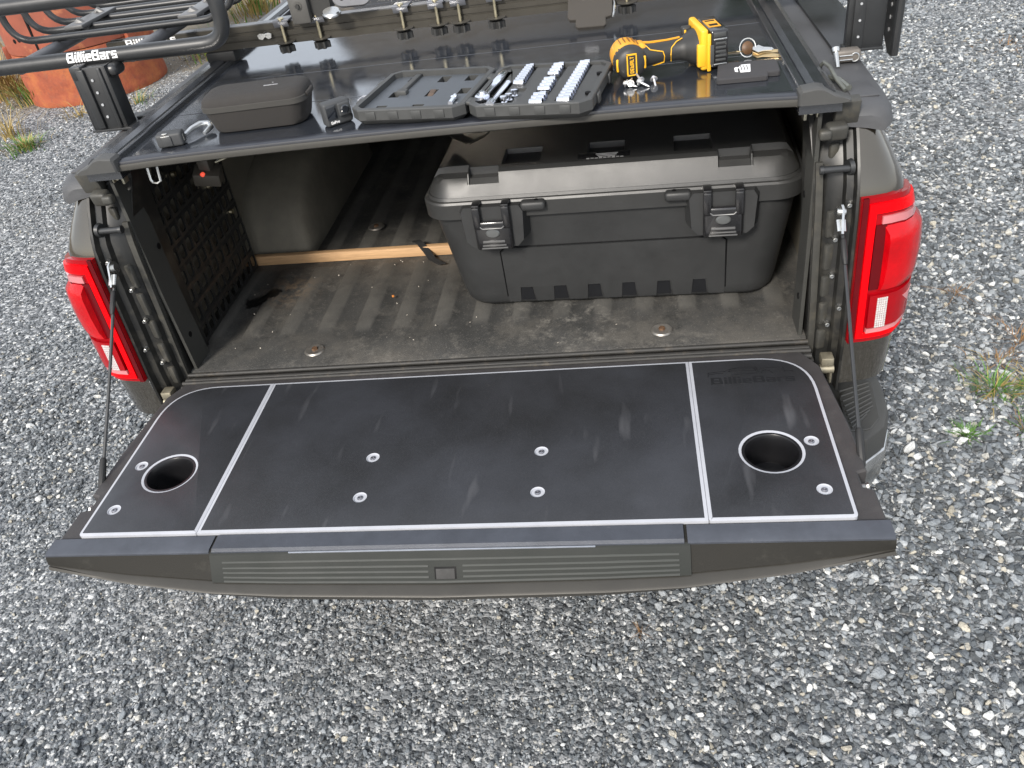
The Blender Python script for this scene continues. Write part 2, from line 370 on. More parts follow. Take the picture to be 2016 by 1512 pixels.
GLYPH = {
 'B': (4.4, [(0, 0, 1.2, 5), (1.2, 4.2, 4.0, 5), (1.2, 2.1, 4.2, 2.95), (1.2, 0, 4.4, .8), (3.1, 2.95, 4.2, 4.2), (3.2, .8, 4.4, 2.1)]),
 'i': (1.1, [(0, 0, 1.1, 3.4), (0, 4.0, 1.1, 5)]), 'l': (1.1, [(0, 0, 1.1, 5)]),
 'e': (3.4, [(0, 0, 1.1, 3.4), (1.1, 2.7, 3.4, 3.4), (1.1, 1.35, 3.4, 2.05), (1.1, 0, 3.4, .7), (2.4, 2.05, 3.4, 2.7)]),
 'a': (3.4, [(0, 2.7, 2.4, 3.4), (2.4, 0, 3.4, 3.4), (0, 1.35, 2.4, 2.05), (0, 0, 2.4, .7), (0, .7, 1.0, 1.35)]),
 'r': (2.5, [(0, 0, 1.1, 3.4), (1.1, 2.6, 2.5, 3.4)]),
 's': (3.4, [(0, 2.7, 3.4, 3.4), (0, 2.05, 1.0, 2.7), (0, 1.35, 3.4, 2.05), (2.4, .7, 3.4, 1.35), (0, 0, 3.4, .7)]),
 'D': (3.6, [(0, 0, 1, 5), (1, 4.2, 3, 5), (1, 0, 3, .8), (2.6, .8, 3.6, 4.2)]), 'E': (3, [(0, 0, 1, 5), (1, 4.2, 3, 5), (1, 2.1, 2.8, 2.9), (1, 0, 3, .8)]),
 'W': (4.6, [(0, 0, .9, 5), (1.85, 0, 2.75, 3.6), (3.7, 0, 4.6, 5), (.9, 0, 1.85, .8), (2.75, 0, 3.7, .8)]),
 'A': (3.6, [(0, 0, 1, 5), (2.6, 0, 3.6, 5), (1, 4.2, 2.6, 5), (1, 1.9, 2.6, 2.7)]), 'L': (2.8, [(0, 0, 1, 5), (1, 0, 2.8, .8)]),
 'T': (3.2, [(0, 4.2, 3.2, 5), (1.1, 0, 2.1, 4.2)]), '1': (1.2, [(0, 0, 1.2, 5)]), '0': (3.4, [(0, 0, 1, 5), (2.4, 0, 3.4, 5), (1, 4.2, 2.4, 5), (1, 0, 2.4, .8)]),
 'P': (3.4, [(0, 0, 1, 5), (1, 4.2, 3.4, 5), (1, 2.0, 3.4, 2.8), (2.4, 2.8, 3.4, 4.2)]), 'N': (3.6, [(0, 0, 1, 5), (2.6, 0, 3.6, 5), (1, 2.6, 1.8, 4.4), (1.8, 1.0, 2.6, 2.8)]),
 'O': (3.4, [(0, 0, 1, 5), (2.4, 0, 3.4, 5), (1, 4.2, 2.4, 5), (1, 0, 2.4, .8)]), 'G': (3.4, [(0, 0, 1, 5), (1, 4.2, 3.4, 5), (1, 0, 3.4, .8), (2.4, .8, 3.4, 2.6)]),
 'o': (3.2, [(0, 0, 1, 3.4), (2.2, 0, 3.2, 3.4), (1, 2.7, 2.2, 3.4), (1, 0, 2.2, .7)]), 'X': (3, [(0, 0, 1, 2.2), (2, 0, 3, 2.2), (1, 2.0, 2, 3.0), (0, 2.8, 1, 5), (2, 2.8, 3, 5)]), ' ': (1.5, [])}
def lettering(text, height, fn, th=.0008, gap=.65, width=None, spread=1.0):
    """block letters as thin raised slabs; fn(u, v, w) maps letter space (w = height over the surface) to 3D"""
    mb = MB(); s = height / 5.; x = 0; rects = []
    for ch in text:
        w, rs = GLYPH[ch]
        rects += [(x + a, b, x + c, d) for a, b, c, d in rs]; x += w + gap
    x -= gap; sx = (width / x) if width else s * spread
    for a, b, c, d in rects:
        secs = []
        for k in (0, 1):
            secs.append([])
        nu = max(1, int((c - a) / 1.2)); nv = max(1, int((d - b) / .9))
        ring = [(a + (c - a) * i / nu, b) for i in range(nu)] + [(c, b + (d - b) * i / nv) for i in range(nv)] + [(c - (c - a) * i / nu, d) for i in range(nu)] + [(a, d - (d - b) * i / nv) for i in range(nv)]
        for k in (0, 1): secs[k] = [fn((u - x / 2) * sx, (v - 2.5) * s, -.0006 if k == 0 else th) for u, v in ring]
        # strips across so the slab can bend
        lo = [mb.bm.verts.new(p) for p in secs[0]]; hi = [mb.bm.verts.new(p) for p in secs[1]]; n = len(ring)
        for i in range(n): mb.face([lo[i], lo[(i + 1) % n], hi[(i + 1) % n], hi[i]])
        grid = [[mb.bm.verts.new(fn((a + (c - a) * i / nu - x / 2) * sx, (b + (d - b) * j / nv - 2.5) * s, th + .00005)) for i in range(nu + 1)] for j in range(nv + 1)]
        for j in range(nv):
            for i in range(nu): mb.face([grid[j][i], grid[j][i + 1], grid[j + 1][i + 1], grid[j + 1][i]])
    return mb

# ---------------------------------------------------------------- ground and gravel
def ground_material():
    m = bpy.data.materials.new('gravel ground'); m.use_nodes = True
    N, L = m.node_tree.nodes, m.node_tree.links; p = N['Principled BSDF']
    g = N.new('ShaderNodeNewGeometry'); pos = g.outputs['Position']
    def vor(s):
        v = N.new('ShaderNodeTexVoronoi'); v.inputs['Scale'].default_value = s; L.new(pos, v.inputs['Vector']); return v
    v1 = vor(62); v2 = vor(150)
    r = N.new('ShaderNodeValToRGB'); e = r.color_ramp.elements
    e[0].position = 0; e[0].color = (.06, .065, .07, 1); e[1].position = 1; e[1].color = (.55, .56, .56, 1)
    for ps, c in ((.35, (.12, .129, .137)), (.62, (.21, .22, .23)), (.84, (.32, .33, .335))):
        k = e.new(ps); k.color = (*c, 1)
    sp = N.new('ShaderNodeSeparateColor'); L.new(v1.outputs['Color'], sp.inputs[0]); L.new(sp.outputs[0], r.inputs[0])
    n = N.new('ShaderNodeTexNoise'); n.inputs['Scale'].default_value = .8; n.inputs['Detail'].default_value = 7; n.inputs['Roughness'].default_value = .7; L.new(pos, n.inputs['Vector'])
    mr = N.new('ShaderNodeMapRange'); mr.inputs['From Min'].default_value = .52; mr.inputs['From Max'].default_value = .70; mr.inputs['To Max'].default_value = .5; L.new(n.outputs['Fac'], mr.inputs['Value'])
    mx = N.new('ShaderNodeMix'); mx.data_type = 'RGBA'; L.new(mr.outputs[0], mx.inputs['Factor']); L.new(r.outputs[0], mx.inputs['A']); mx.inputs['B'].default_value = (.20, .19, .17, 1)
    # bare dirt in the grassy strip by the drum, far left
    sx = N.new('ShaderNodeSeparateXYZ'); L.new(pos, sx.inputs[0])
    md = N.new('ShaderNodeMath'); md.operation = 'MULTIPLY_ADD'; L.new(sx.outputs['X'], md.inputs[0]); md.inputs[1].default_value = -.62; L.new(sx.outputs['Y'], md.inputs[2])
    ma = N.new('ShaderNodeMath'); ma.operation = 'MULTIPLY_ADD'; L.new(n.outputs['Fac'], ma.inputs[0]); ma.inputs[1].default_value = 3.0; L.new(md.outputs[0], ma.inputs[2])
    mr2 = N.new('ShaderNodeMapRange'); mr2.inputs['From Min'].default_value = 10.0; mr2.inputs['From Max'].default_value = 10.9; L.new(ma.outputs[0], mr2.inputs['Value'])
    mx2 = N.new('ShaderNodeMix'); mx2.data_type = 'RGBA'; L.new(mr2.outputs[0], mx2.inputs['Factor']); L.new(mx.outputs['Result'], mx2.inputs['A']); mx2.inputs['B'].default_value = (.17, .145, .105, 1)
    L.new(mx2.outputs['Result'], p.inputs['Base Color']); p.inputs['Roughness'].default_value = .85
    b = N.new('ShaderNodeBump'); b.inputs['Strength'].default_value = .9; b.inputs['Distance'].default_value = .012; b.invert = True
    L.new(v1.outputs['Distance'], b.inputs['Height'])
    b2 = N.new('ShaderNodeBump'); b2.inputs['Strength'].default_value = .6; b2.inputs['Distance'].default_value = .005; b2.invert = True
    L.new(v2.outputs['Distance'], b2.inputs['Height']); L.new(b.outputs[0], b2.inputs['Normal']); L.new(b2.outputs[0], p.inputs['Normal'])
    return m
mb = MB(); mb.poly([(-150, -60, GZ), (150, -60, GZ), (150, 250, GZ), (-150, 250, GZ)])
gr = obj('ground', mb, ground_material(), kind='structure')

def stone_material():
    m = bpy.data.materials.new('crushed stone'); m.use_nodes = True
    N, L = m.node_tree.nodes, m.node_tree.links; p = N['Principled BSDF']
    oi = N.new('ShaderNodeObjectInfo'); r = N.new('ShaderNodeValToRGB'); e = r.color_ramp.elements
    r.color_ramp.interpolation = 'LINEAR'
    e[0].position = 0; e[0].color = (.085, .093, .098, 1); e[1].position = 1; e[1].color = (.82, .83, .81, 1)
    for ps, c in ((.24, (.120, .135, .148)), (.50, (.205, .228, .248)), (.70, (.315, .340, .360)), (.86, (.48, .505, .52)), (.885, (.42, .39, .32)), (.91, (.56, .53, .45)), (.93, (.66, .67, .66))):
        k = e.new(ps); k.color = (*c, 1)
    L.new(oi.outputs['Random'], r.inputs[0])
    g = N.new('ShaderNodeTexCoord')
    n = N.new('ShaderNodeTexNoise'); n.inputs['Scale'].default_value = 2.2; n.inputs['Detail'].default_value = 7; n.inputs['Roughness'].default_value = .7
    L.new(g.outputs['Object'], n.inputs['Vector'])
    mr = N.new('ShaderNodeMapRange'); mr.inputs['From Min'].default_value = .3; mr.inputs['From Max'].default_value = .7; mr.inputs['To Min'].default_value = .72; mr.inputs['To Max'].default_value = 1.25
    L.new(n.outputs['Fac'], mr.inputs['Value'])
    mx = N.new('ShaderNodeVectorMath'); mx.operation = 'SCALE'; L.new(r.outputs[0], mx.inputs[0]); L.new(mr.outputs[0], mx.inputs['Scale'])
    L.new(mx.outputs[0], p.inputs['Base Color']); p.inputs['Roughness'].default_value = .62
    b = N.new('ShaderNodeBump'); b.inputs['Strength'].default_value = .5; b.inputs['Distance'].default_value = .15
    L.new(n.outputs['Fac'], b.inputs['Height']); L.new(b.outputs[0], p.inputs['Normal'])
    return m
STONE = stone_material()
stones = bpy.data.collections.new('stone shapes')
rng = random.Random(3)
for k in range(14):
    bm = bmesh.new()
    ax = (1, rng.uniform(.66, .95), rng.uniform(.52, .88))
    npt = rng.choice((10, 12, 16, 22))
    for i in range(npt):
        v = Vector((rng.gauss(0, 1), rng.gauss(0, 1), rng.gauss(0, 1))).normalized() * rng.uniform(.42, .52)
        bm.verts.new((v.x * ax[0], v.y * ax[1], v.z * ax[2]))
    h = bmesh.ops.convex_hull(bm, input=bm.verts)
    bmesh.ops.delete(bm, geom=[g for g in h['geom_interior'] if isinstance(g, bmesh.types.BMVert)], context='VERTS')
    bmesh.ops.bevel(bm, geom=list(bm.edges), offset=.05, segments=1, affect='EDGES')
    me = bpy.data.meshes.new('pebble'); bm.to_mesh(me); bm.free(); me.materials.append(STONE)
    for pl in me.polygons: pl.use_smooth = True
    me.set_sharp_from_angle(angle=math.radians(28))
    o = bpy.data.objects.new('pebble', me); stones.objects.link(o)

def vnoise(x, y, sc, seed):
    """cheap smooth value noise, vectorised"""
    r = np.random.RandomState(seed); G = r.rand(64, 64)
    u = x / sc; v = y / sc; i = np.floor(u).astype(int); j = np.floor(v).astype(int); fu = u - i; fv = v - j
    fu = fu * fu * (3 - 2 * fu); fv = fv * fv * (3 - 2 * fv)
    g = lambda a, b: G[a % 64, b % 64]
    return (g(i, j) * (1 - fu) + g(i + 1, j) * fu) * (1 - fv) + (g(i, j + 1) * (1 - fu) + g(i + 1, j + 1) * fu) * fv

def scatter():
    R = np.random.RandomState(11)
    Rm = np.array(cam.rotation_euler.to_matrix()); cp = np.array(cam.location)
    def inview(x, y, mx):
        q = np.stack([x - cp[0], y - cp[1], np.full_like(x, GZ - cp[2])], 1) @ Rm
        d = -q[:, 2]; f = 1650.354
        return (d > .2) & (np.abs(q[:, 0] / np.maximum(d, .01) * f) < 1008 + mx) & (np.abs(q[:, 1] / np.maximum(d, .01) * f) < 756 + mx), np.sqrt((q ** 2).sum(1))
    P = []
    def layer(x0, x1, y0, y1, dens, smin, smax, dmax, fine):
        n = int((x1 - x0) * (y1 - y0) * dens)
        x = R.uniform(x0, x1, n); y = R.uniform(y0, y1, n)
        ok, d = inview(x, y, 190)
        under = (np.abs(x) < .78) & (y > .55) & (y < 3.4)
        ok &= ~under & (R.rand(n) < np.clip((dmax - d) / (dmax * .35), 0, 1))
        x, y, d = x[ok], y[ok], d[ok]; n = len(x)
        z_ = .55 + .45 * np.clip((x - .6) / .8, 0, 1) + .18 * (vnoise(x, y, .35, 4) - .4)
        t = R.rand(n) ** 2.2
        s = smin + (smax - smin) * t
        if not fine:
            big = vnoise(x, y, .5, 9)
            s *= .72 + .5 * np.clip((x - .4) / 1.0, 0, 1) + .45 * (big - .4)
            keep = R.rand(n) < np.clip(.25 + 1.5 * vnoise(x, y, .28, 21), .3, 1)
            x, y, s = x[keep], y[keep], s[keep]; n = len(x)
        P.append((x, y, s))
    layer(-3.2, 3.4, -1.2, 3.0, 9000, .006, .012, 5.2, True)
    layer(-3.2, 3.4, -1.2, 3.0, 6800, .012, .030, 6.0, False)
    layer(-7.5, 4.5, 1.5, 8.5, 3200, .012, .031, 11.5, False)
    layer(-3.2, 3.4, -1.2, 3.0, 70, .032, .045, 7, False)
    x = np.concatenate([p[0] for p in P]); y = np.concatenate([p[1] for p in P]); s = np.concatenate([p[2] for p in P]); n = len(x)
    z = GZ + s * R.uniform(-.20, .38, n)
    rot = np.stack([R.normal(0, .33, n), R.normal(0, .33, n), R.uniform(0, 6.283, n)], 1)
    sc = np.stack([s * R.uniform(.9, 1.35, n), s * R.uniform(.8, 1.1, n), s * R.uniform(.8, 1.1, n)], 1)
    me = bpy.data.meshes.new('gravel'); me.vertices.add(n)
    me.vertices.foreach_set('co', np.stack([x, y, z], 1).astype(np.float32).ravel())
    a = me.attributes.new('rot', 'FLOAT_VECTOR', 'POINT'); a.data.foreach_set('vector', rot.astype(np.float32).ravel())
    a = me.attributes.new('scl', 'FLOAT_VECTOR', 'POINT'); a.data.foreach_set('vector', sc.astype(np.float32).ravel())
    a = me.attributes.new('idx', 'INT', 'POINT'); a.data.foreach_set('value', R.randint(0, 14, n).astype(np.int32))
    o = bpy.data.objects.new('gravel', me); C.objects.link(o); o['kind'] = 'stuff'; o['label'] = 'loose grey crushed stone covering the yard around the truck'; me.materials.append(STONE)
    ng = bpy.data.node_groups.new('gravel scatter', 'GeometryNodeTree')
    ng.interface.new_socket('Geometry', in_out='INPUT', socket_type='NodeSocketGeometry')
    ng.interface.new_socket('Geometry', in_out='OUTPUT', socket_type='NodeSocketGeometry')
    N, L = ng.nodes, ng.links
    gi = N.new('NodeGroupInput'); go = N.new('NodeGroupOutput'); ci = N.new('GeometryNodeCollectionInfo'); ip = N.new('GeometryNodeInstanceOnPoints')
    ci.inputs['Collection'].default_value = stones; ci.inputs['Separate Children'].default_value = True; ci.inputs['Reset Children'].default_value = True
    def na(nm, t):
        q = N.new('GeometryNodeInputNamedAttribute'); q.data_type = t; q.inputs['Name'].default_value = nm
        return [s_ for s_ in q.outputs if s_.enabled and s_.name == 'Attribute'][0]
    L.new(gi.outputs[0], ip.inputs['Points']); L.new(ci.outputs[0], ip.inputs['Instance'])
    ip.inputs['Pick Instance'].default_value = True
    L.new(na('idx', 'INT'), ip.inputs['Instance Index']); L.new(na('rot', 'FLOAT_VECTOR'), ip.inputs['Rotation']); L.new(na('scl', 'FLOAT_VECTOR'), ip.inputs['Scale'])
    L.new(ip.outputs[0], go.inputs[0])
    md = o.modifiers.new('scatter', 'NODES'); md.node_group = ng
    print('stones', n)
scatter()

# ---------------------------------------------------------------- pickup truck
truck = thing('pickup_truck', 'dark bronze grey pickup truck with its tailgate lowered and bed open', 'pickup truck', (0, 1.0, GZ))
def tobj(name, mb, mats, parent=None, **k): return obj(name, mb, mats, parent or truck, world=True, **k)
def interp(x, xs, ys): return float(np.interp(x, xs, ys))
def Wz(z): return interp(z, [-.46, -.30, -.05, .1, .2, .26, .31, .36, .41, .455, .475], [.925, .945, .962, .966, .966, .962, .950, .934, .910, .886, .874])
def Yr(z): return interp(z, [-.46, -.10, 0, .345, .39, .43, .475], [-.020, -.042, -.047, -.030, -.012, .012, .045])
def prof(z, off=0.):
    """plan outline of the rear corner at height z, from the jamb edge round to the flank"""
    w, y = Wz(z), Yr(z)
    k = (w - .832) / .130; p = [(.832, y), (.832 + .032 * k, y + .003), (.832 + .064 * k, y + .009), (.832 + .090 * k, y + .020), (.832 + .110 * k, y + .042), (.832 + .122 * k, y + .072), (w - .002, y + .11), (w, y + .16)]
    p = [Vector(q) for q in p]
    if off:
        out = []
        for i, q in enumerate(p):
            d = (p[min(i + 1, len(p) - 1)] - p[max(i - 1, 0)]).normalized(); out.append(q + Vector((d.y, -d.x)) * off)
        p = out
    return p
def at_s(z, s, off=0.):
    p = prof(z, off); base = prof(z); acc = 0
    for i in range(len(p) - 1):
        l = (base[i + 1] - base[i]).length
        if acc + l >= s or i == len(p) - 2:
            t = (s - acc) / l; q = p[i].lerp(p[i + 1], t); return Vector((q.x, q.y, z))
        acc += l
def mir(pts, sd): return [(p[0] * sd, p[1], p[2]) for p in pts]

def patch(sd, s0, s1, zs, off, depth, ns=10, zfun=None, s0f=None, s1f=None, mi=0, ledge=None, mb=None):
    """curved slab lying on the rear corner: s along the outline, z up; off = how proud it stands"""
    mb = mb or MB(); mb.mi = mi
    top, bot = [], []
    for z in zs:
        a = s0f(z) if s0f else s0; b = s1f(z) if s1f else s1
        row = []
        for i in range(ns + 1):
            s = a + (b - a) * i / ns; zz = zfun(z, s) if zfun else z
            row.append((at_s(zz, s, off), at_s(zz, s, off - depth)))
        top.append(row)
    T = [[mb.bm.verts.new((r[0].x * sd, r[0].y, r[0].z)) for r in row] for row in top]
    Bm = [[mb.bm.verts.new((r[1].x * sd, r[1].y, r[1].z)) for r in row] for row in top]
    for j in range(len(zs) - 1):
        for i in range(ns): mb.face([T[j][i], T[j][i + 1], T[j + 1][i + 1], T[j + 1][i]])
    nz = len(zs) - 1
    for i in range(ns): mb.face([T[0][i], T[0][i + 1], Bm[0][i + 1], Bm[0][i]]); mb.face([T[nz][i], T[nz][i + 1], Bm[nz][i + 1], Bm[nz][i]])
    for j in range(nz): mb.face([T[j][0], T[j + 1][0], Bm[j + 1][0], Bm[j][0]]); mb.face([T[j][ns], T[j + 1][ns], Bm[j + 1][ns], Bm[j][ns]])
    return mb

ztop = lambda z, s: z
for sd in (1, -1):
    # painted bedside, from below the lamp to the top edge
    mb = MB(); zs = [-.108, -.104, -.07, -.03, 0, .06, .12, .18, .23, .27, .30, .33, .36, .385, .41, .435, .455, .470, .4752]
    rows = []
    for k, z in enumerate(zs):
        p = prof(z)
        w = p[-1].x
        inset = [0, 0, 0][:0]
        pts = [(q.x, q.y, z) for q in p] + [(w, .4, z), (w, .9, z), (w, 1.5, z), (w, 2.2, z)]
        if k == len(zs) - 1: pts = [(max(.80, q[0] - .012), q[1] + .008, z) for q in pts]
        rows.append(pts)
    rows.append([(.80, q[1], .470) for q in rows[-1]])
    mb.loft([mir(r, sd) for r in rows], closed=False)
    # return flange from the jamb edge inwards
    tobj('bedside', mb, PAINT, ang=40)

    # lower flank with the wheel arch
    mb = MB(); up_, dn_ = [], []
    for y in [.16, .22, .30, .45] + list(np.linspace(.60, 1.44, 15)) + [1.6, 1.9, 2.2]:
        zb = -.40 if abs(y - 1.02) >= .42 else max(-.40, min(-.112, -.50 + math.sqrt(.42 ** 2 - (y - 1.02) ** 2)))
        if y < .3: zb = -.13 - (y - .16) * 1.8
        up_.append((sd * (Wz(-.108) + .0008), y, -.106)); dn_.append((sd * (Wz(zb) - .004), y, zb))
    mb.loft([up_, dn_, [(q[0] - sd * .05, q[1], q[2]) for q in dn_]], closed=False); tobj('lower_flank', mb, PAINT, ang=40)

    # rail cap on top of the bedside
    mb = MB()
    def capsec(y, k=1.):
        return [(.803, y, .478), (.806, y, .503), (.816, y, .5065), (.872 - .0 * k, y, .505), (.889, y, .499), (.900, y, .486), (.904, y, .468), (.900, y, .462), (.87, y, .470)]
    secs = []
    for y, dx, dz in ((.035, -.020, -.020), (.042, -.012, -.010), (.055, -.006, -.004), (.08, 0, 0), (.16, .004, 0), (.4, .008, 0), (.9, .012, .0), (2.2, .012, 0)):
        s_ = capsec(y); secs.append(mir([(max(.803, a + (dx if a > .82 else 0)), b, c + (dz if c > .48 else dz * .5)) for a, b, c in s_], sd))
    mb.loft(secs)
    cap = tobj('rail_cap', mb, CAPM, ang=30)
    mb = MB(); mb.box((sd * .850, .125, .5068), (.052, .085, .003), bev=.001)
    tobj('cap_insert', mb, CAPM, cap)

    # tail lamp
    Zl = [.012, .02, .04, .07, .10, .13, .16, .19, .22, .25, .28, .30, .32, .335, .345]
    lampend = lambda z: interp(z, [0, .02, .06, .13, .3, .345], [.150, .165, .195, .215, .210, .195])
    slant = lambda z, s: z + (max(0., s - .09) * .22 * (1 - max(0, z) / .2) if z < .2 else -max(0., s - .07) * .20 * (z - .2) / .145)
    lamp = patch(sd, .0, 0, Zl, .010, .03, 14, slant, lambda z: .002, lampend)
    lamp = tobj('tail_light', lamp, REDLENS, ang=40, label='red tail light with pale reverse lamp')
    tobj('lens_edge', patch(sd, .003, .014, Zl, .013, .006, 2, slant), REDDK, lamp)
    mbb = patch(sd, .016, .030, [.024, .1, .2, .3, .333], .0155, .006, 3, slant)
    patch(sd, .030, 0, [.312, .3335], .0150, .006, 10, slant, lambda z: .030, lambda z: lampend(z) - .012, mb=mbb)
    patch(sd, .030, 0, [.0235, .036], .0150, .006, 10, slant, lambda z: .030, lambda z: lampend(z) - .012, mb=mbb)
    tobj('light_bar', mbb, REDBRT, lamp)
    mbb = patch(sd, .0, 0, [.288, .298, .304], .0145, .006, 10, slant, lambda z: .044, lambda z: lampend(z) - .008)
    tobj('ledge_sheen', mbb, PINK, lamp)
    tobj('ledge_sheen', patch(sd, .0, 0, [.036, .046], .0165, .006, 8, slant, lambda z: .036, lambda z: lampend(z) - .02), PINK, lamp)
    # inner dark frame and raised brake lens
    mbb = patch(sd, .0, 0, [.140, .2, .286], .0135, .006, 10, slant, lambda z: .033, lambda z: .054)
    tobj('lens_frame', mbb, REDDK, lamp)
    mbb = MB(); zs_ = [.136, .141, .16, .2, .25, .266, .283]; offs = [.011, .020, .024, .026, .026, .024, .012]; ed = [.0, .004, .008, .010, .010, .008, .0]
    secs = []
    for z, o_, e_ in zip(zs_, offs, ed):
        a, b = .050 + e_ * .8, lampend(z) - .004 - e_ * .3
        secs.append([(q.x * sd, q.y, q.z) for q in [at_s(slant(z, s), s, o_) for s in [a + (b - a) * i / 12 for i in range(13)]]])
    mbb.loft(secs, closed=False)
    lo = [at_s(slant(z, .05), .05, .005) for z in zs_]; hi = [at_s(slant(z, lampend(z) - .002), lampend(z) - .002, .005) for z in zs_]
    mbb.loft([[(q.x * sd, q.y, q.z) for q in lo], [s_[0] for s_ in secs]], closed=False); mbb.loft([[s_[-1] for s_ in secs], [(q.x * sd, q.y, q.z) for q in hi]], closed=False)
    tobj('brake_lens', mbb, M('bright brake lens', (.42, .001, .004), .16, 0, .25, 14, spec=.35, bump=.35, bs=160), lamp, ang=50)
    # lower lens with reverse lamp grid
    mbb = patch(sd, .0, 0, [.05, .09, .128], .0185, .010, 10, slant, lambda z: .036, lambda z: lampend(z) - .006)
    tobj('lower_lens', mbb, REDLENS, lamp)
    mbb = MB()
    for i in range(5):
        for j in range(13):
            s_, z_ = .051 + i * .0042, .050 + j * .0056
            patch(sd, s_, s_ + .0033, [z_, z_ + .0043], .0200, .003, 1, mb=mbb)
    tobj('reverse_lamp', mbb, CLEAR, lamp)
    mbb = MB()
    patch(sd, .0, 0, [.088, .093, .098, .103, .110], .0192, .002, 4, None, lambda z: .125 - .9 * (z - .088), lambda z: .150, mb=mbb)
    tobj('side_marker', mbb, PINK, lamp)

    # door jamb (pillar): channel between lamp edge and the bed wall
    mb = MB(); rows = []
    for z in [-.13, -.09, -.04, .02, .10, .2, .30, .36, .40, .44, .475, .50]:
        y = Yr(min(z, .475)); xi = interp(z, [-.1, 0, .3, .4, .46, .5], [.768, .768, .757, .752, .748, .745])
        rows.append(mir([(.832, y, z), (.827, y + .002, z), (.824, y + .020, z), (.812, y + .026, z), (.808, y + .040, z), (.796, y + .044, z), (.786, y + .050, z), (xi + .012, max(.035, y + .062), z), (xi + .010, max(.030, y + .056), z), (xi, max(.032, y + .058), z), (xi, .16, z)], sd))
    mb.loft(rows, closed=False)
    jamb = tobj('tailgate_jamb', mb, JAMB, ang=25)
    # embossed pads and flange on the jamb
    for z0, z1 in ((-.035, .015), (.03, .085), (.10, .15), (.165, .225), (.24, .30), (.40, .43)):
        zc = (z0 + z1) / 2; mb = MB(); y = Yr(zc)
        mb.box((sd * .7915, y + .046, zc), (.020, .012, z1 - z0), rot=(0, 0, sd * .35), bev=.004)
        tobj('embossed_pad', mb, JAMBG, jamb)
    mb = MB(); pts = [(sd * interp(z, [0, .3, .4, .5], [.7765, .7665, .761, .757]), .026 + (0 if z < .36 else (z - .36) * .12), z) for z in np.linspace(-.10, .40, 12)]
    mb.ribbon(pts, (1, 0, 0), .014, .010); tobj('weather_strip', mb, JAMBG, jamb)
    for z, xx in ((.323, .817), (.086, .817), (.24, .800), (.155, .800), (.035, .800)):
        mb = MB(); yy = Yr(z) + (.018 if xx > .81 else .036)
        mb.cyl((sd * xx, yy + .006, z), (sd * xx, yy - .005, z), .0062, .0048, 10); mb.cyl((sd * xx, yy - .005, z), (sd * xx, yy - .009, z), .0035, .0028, 6)
        tobj('jamb_bolt', mb, STEEL, jamb)
    mb = MB(); mb.cyl((sd * .820, .012, .393), (sd * .812, .010, .393), .017, .015, 18); mb.cyl((sd * .816, .006, .393), (sd * .760, .002, .395), .0075, .0075, 14); mb.cyl((sd * .764, .002, .395), (sd * .757, .002, .395), .0092, .0092, 14)
    tobj('latch_striker', mb, RACKM, label='black round latch striker pin')
    mb = MB(); mb.box((sd * .786, .022, .466), (.040, .028, .032), rot=(.2, 0, sd * .1), bev=.007, seg=3); mb.box((sd * .762, .008, .466), (.024, .022, .020), bev=.006, seg=3)
    tobj('bump_stop', mb, JAMBG, label='dusty grey rubber bump stop')
    mb = MB(); mb.box((sd * .806, .040, .500), (.045, .024, .050), rot=(.25, 0, 0), bev=.003); tobj('corner_bracket', mb, JAMBG)
    # wall sheet behind the jamb
    poly = [(.045, -.03), (.125, -.03), (.112, .19), (.112, .37), (.100, .43), (.035, .505), (.035, .2)]
    mb = MB(); mt = Matrix(((0, 0, 1 if sd > 0 else -1, 0), (1, 0, 0, 0), (0, 1, 0, 0), (0, 0, 0, 1)))
    mb.prism(poly, .752 if sd > 0 else .752, .760, mat=mt)
    sheet = tobj('wall_sheet', mb, SHEET)
    for (yy, zz) in ((.10, .30), (.075, .06)):
        mb = MB(); mb.cyl((sd * .7535, yy, zz), (sd * .7505, yy, zz), .0075, .0075, 14); tobj('hole_plug', mb, DARKPR, sheet)
    # inner bed wall and wheel house
    mb = MB()
    mb.loft([mir([(.815, y, -.06), (.810, y, .10), (.800, y, .36), (.775, y, .44), (.770, y, .470), (.803, y, .470)], sd) for y in (.12, .6, 1.2, 1.66)], closed=False)
    tobj('bed_wall', mb, LINER)
    mb = MB(); secs = []
    for t in np.linspace(0, 1, 15):
        a = PI * t; y = 1.02 - .44 * math.cos(a) * (1 if t < .5 else 1.0); zt = -.05 + .29 * math.sin(a) ** .75
        y = .622 + (1.47 - .622) * (0.5 - .5 * math.cos(a)); 
        secs.append(mir([(.82, y, zt), (.66, y, zt), (.63, y, zt - .012), (.612, y, zt - .04 if zt > .02 else zt - .01), (.600, y, -.06)], sd))
    mb.loft(secs, closed=False); tobj('wheel_house', mb, LINER, ang=50)
    # tailgate cable with eyelet and sleeves
    A, Bp = Vector((sd * .800, -.030, .305)), Vector((sd * .792, -.405, -.030))
    mb = MB(); mb.tube([A.lerp(Bp, t) + Vector((0, 0, -.006 * math.sin(PI * t))) for t in np.linspace(.06, .97, 12)], .0036, 8)
    cab = tobj('tailgate_cable', mb, RACKM, label='black tailgate support cable')
    d = (Bp - A).normalized()
    mb = MB(); mb.tube([A + d * .045, A + d * .05, A + d * .085, A + d * .10], [.004, .0062, .0062, .004], 10); tobj('cable_sleeve', mb, RUBBER, cab); mb = MB(); mb.tube([Bp - d * .075, Bp - d * .07, Bp - d * .015, Bp], [.0045, .0075, .008, .006], 10)
    tobj('cable_sleeve', mb, RUBBER, cab)
    mb = MB(); ctr = A + Vector((sd * -.004, -.004, .012)); q = d.to_track_quat('X', 'Z').to_matrix()
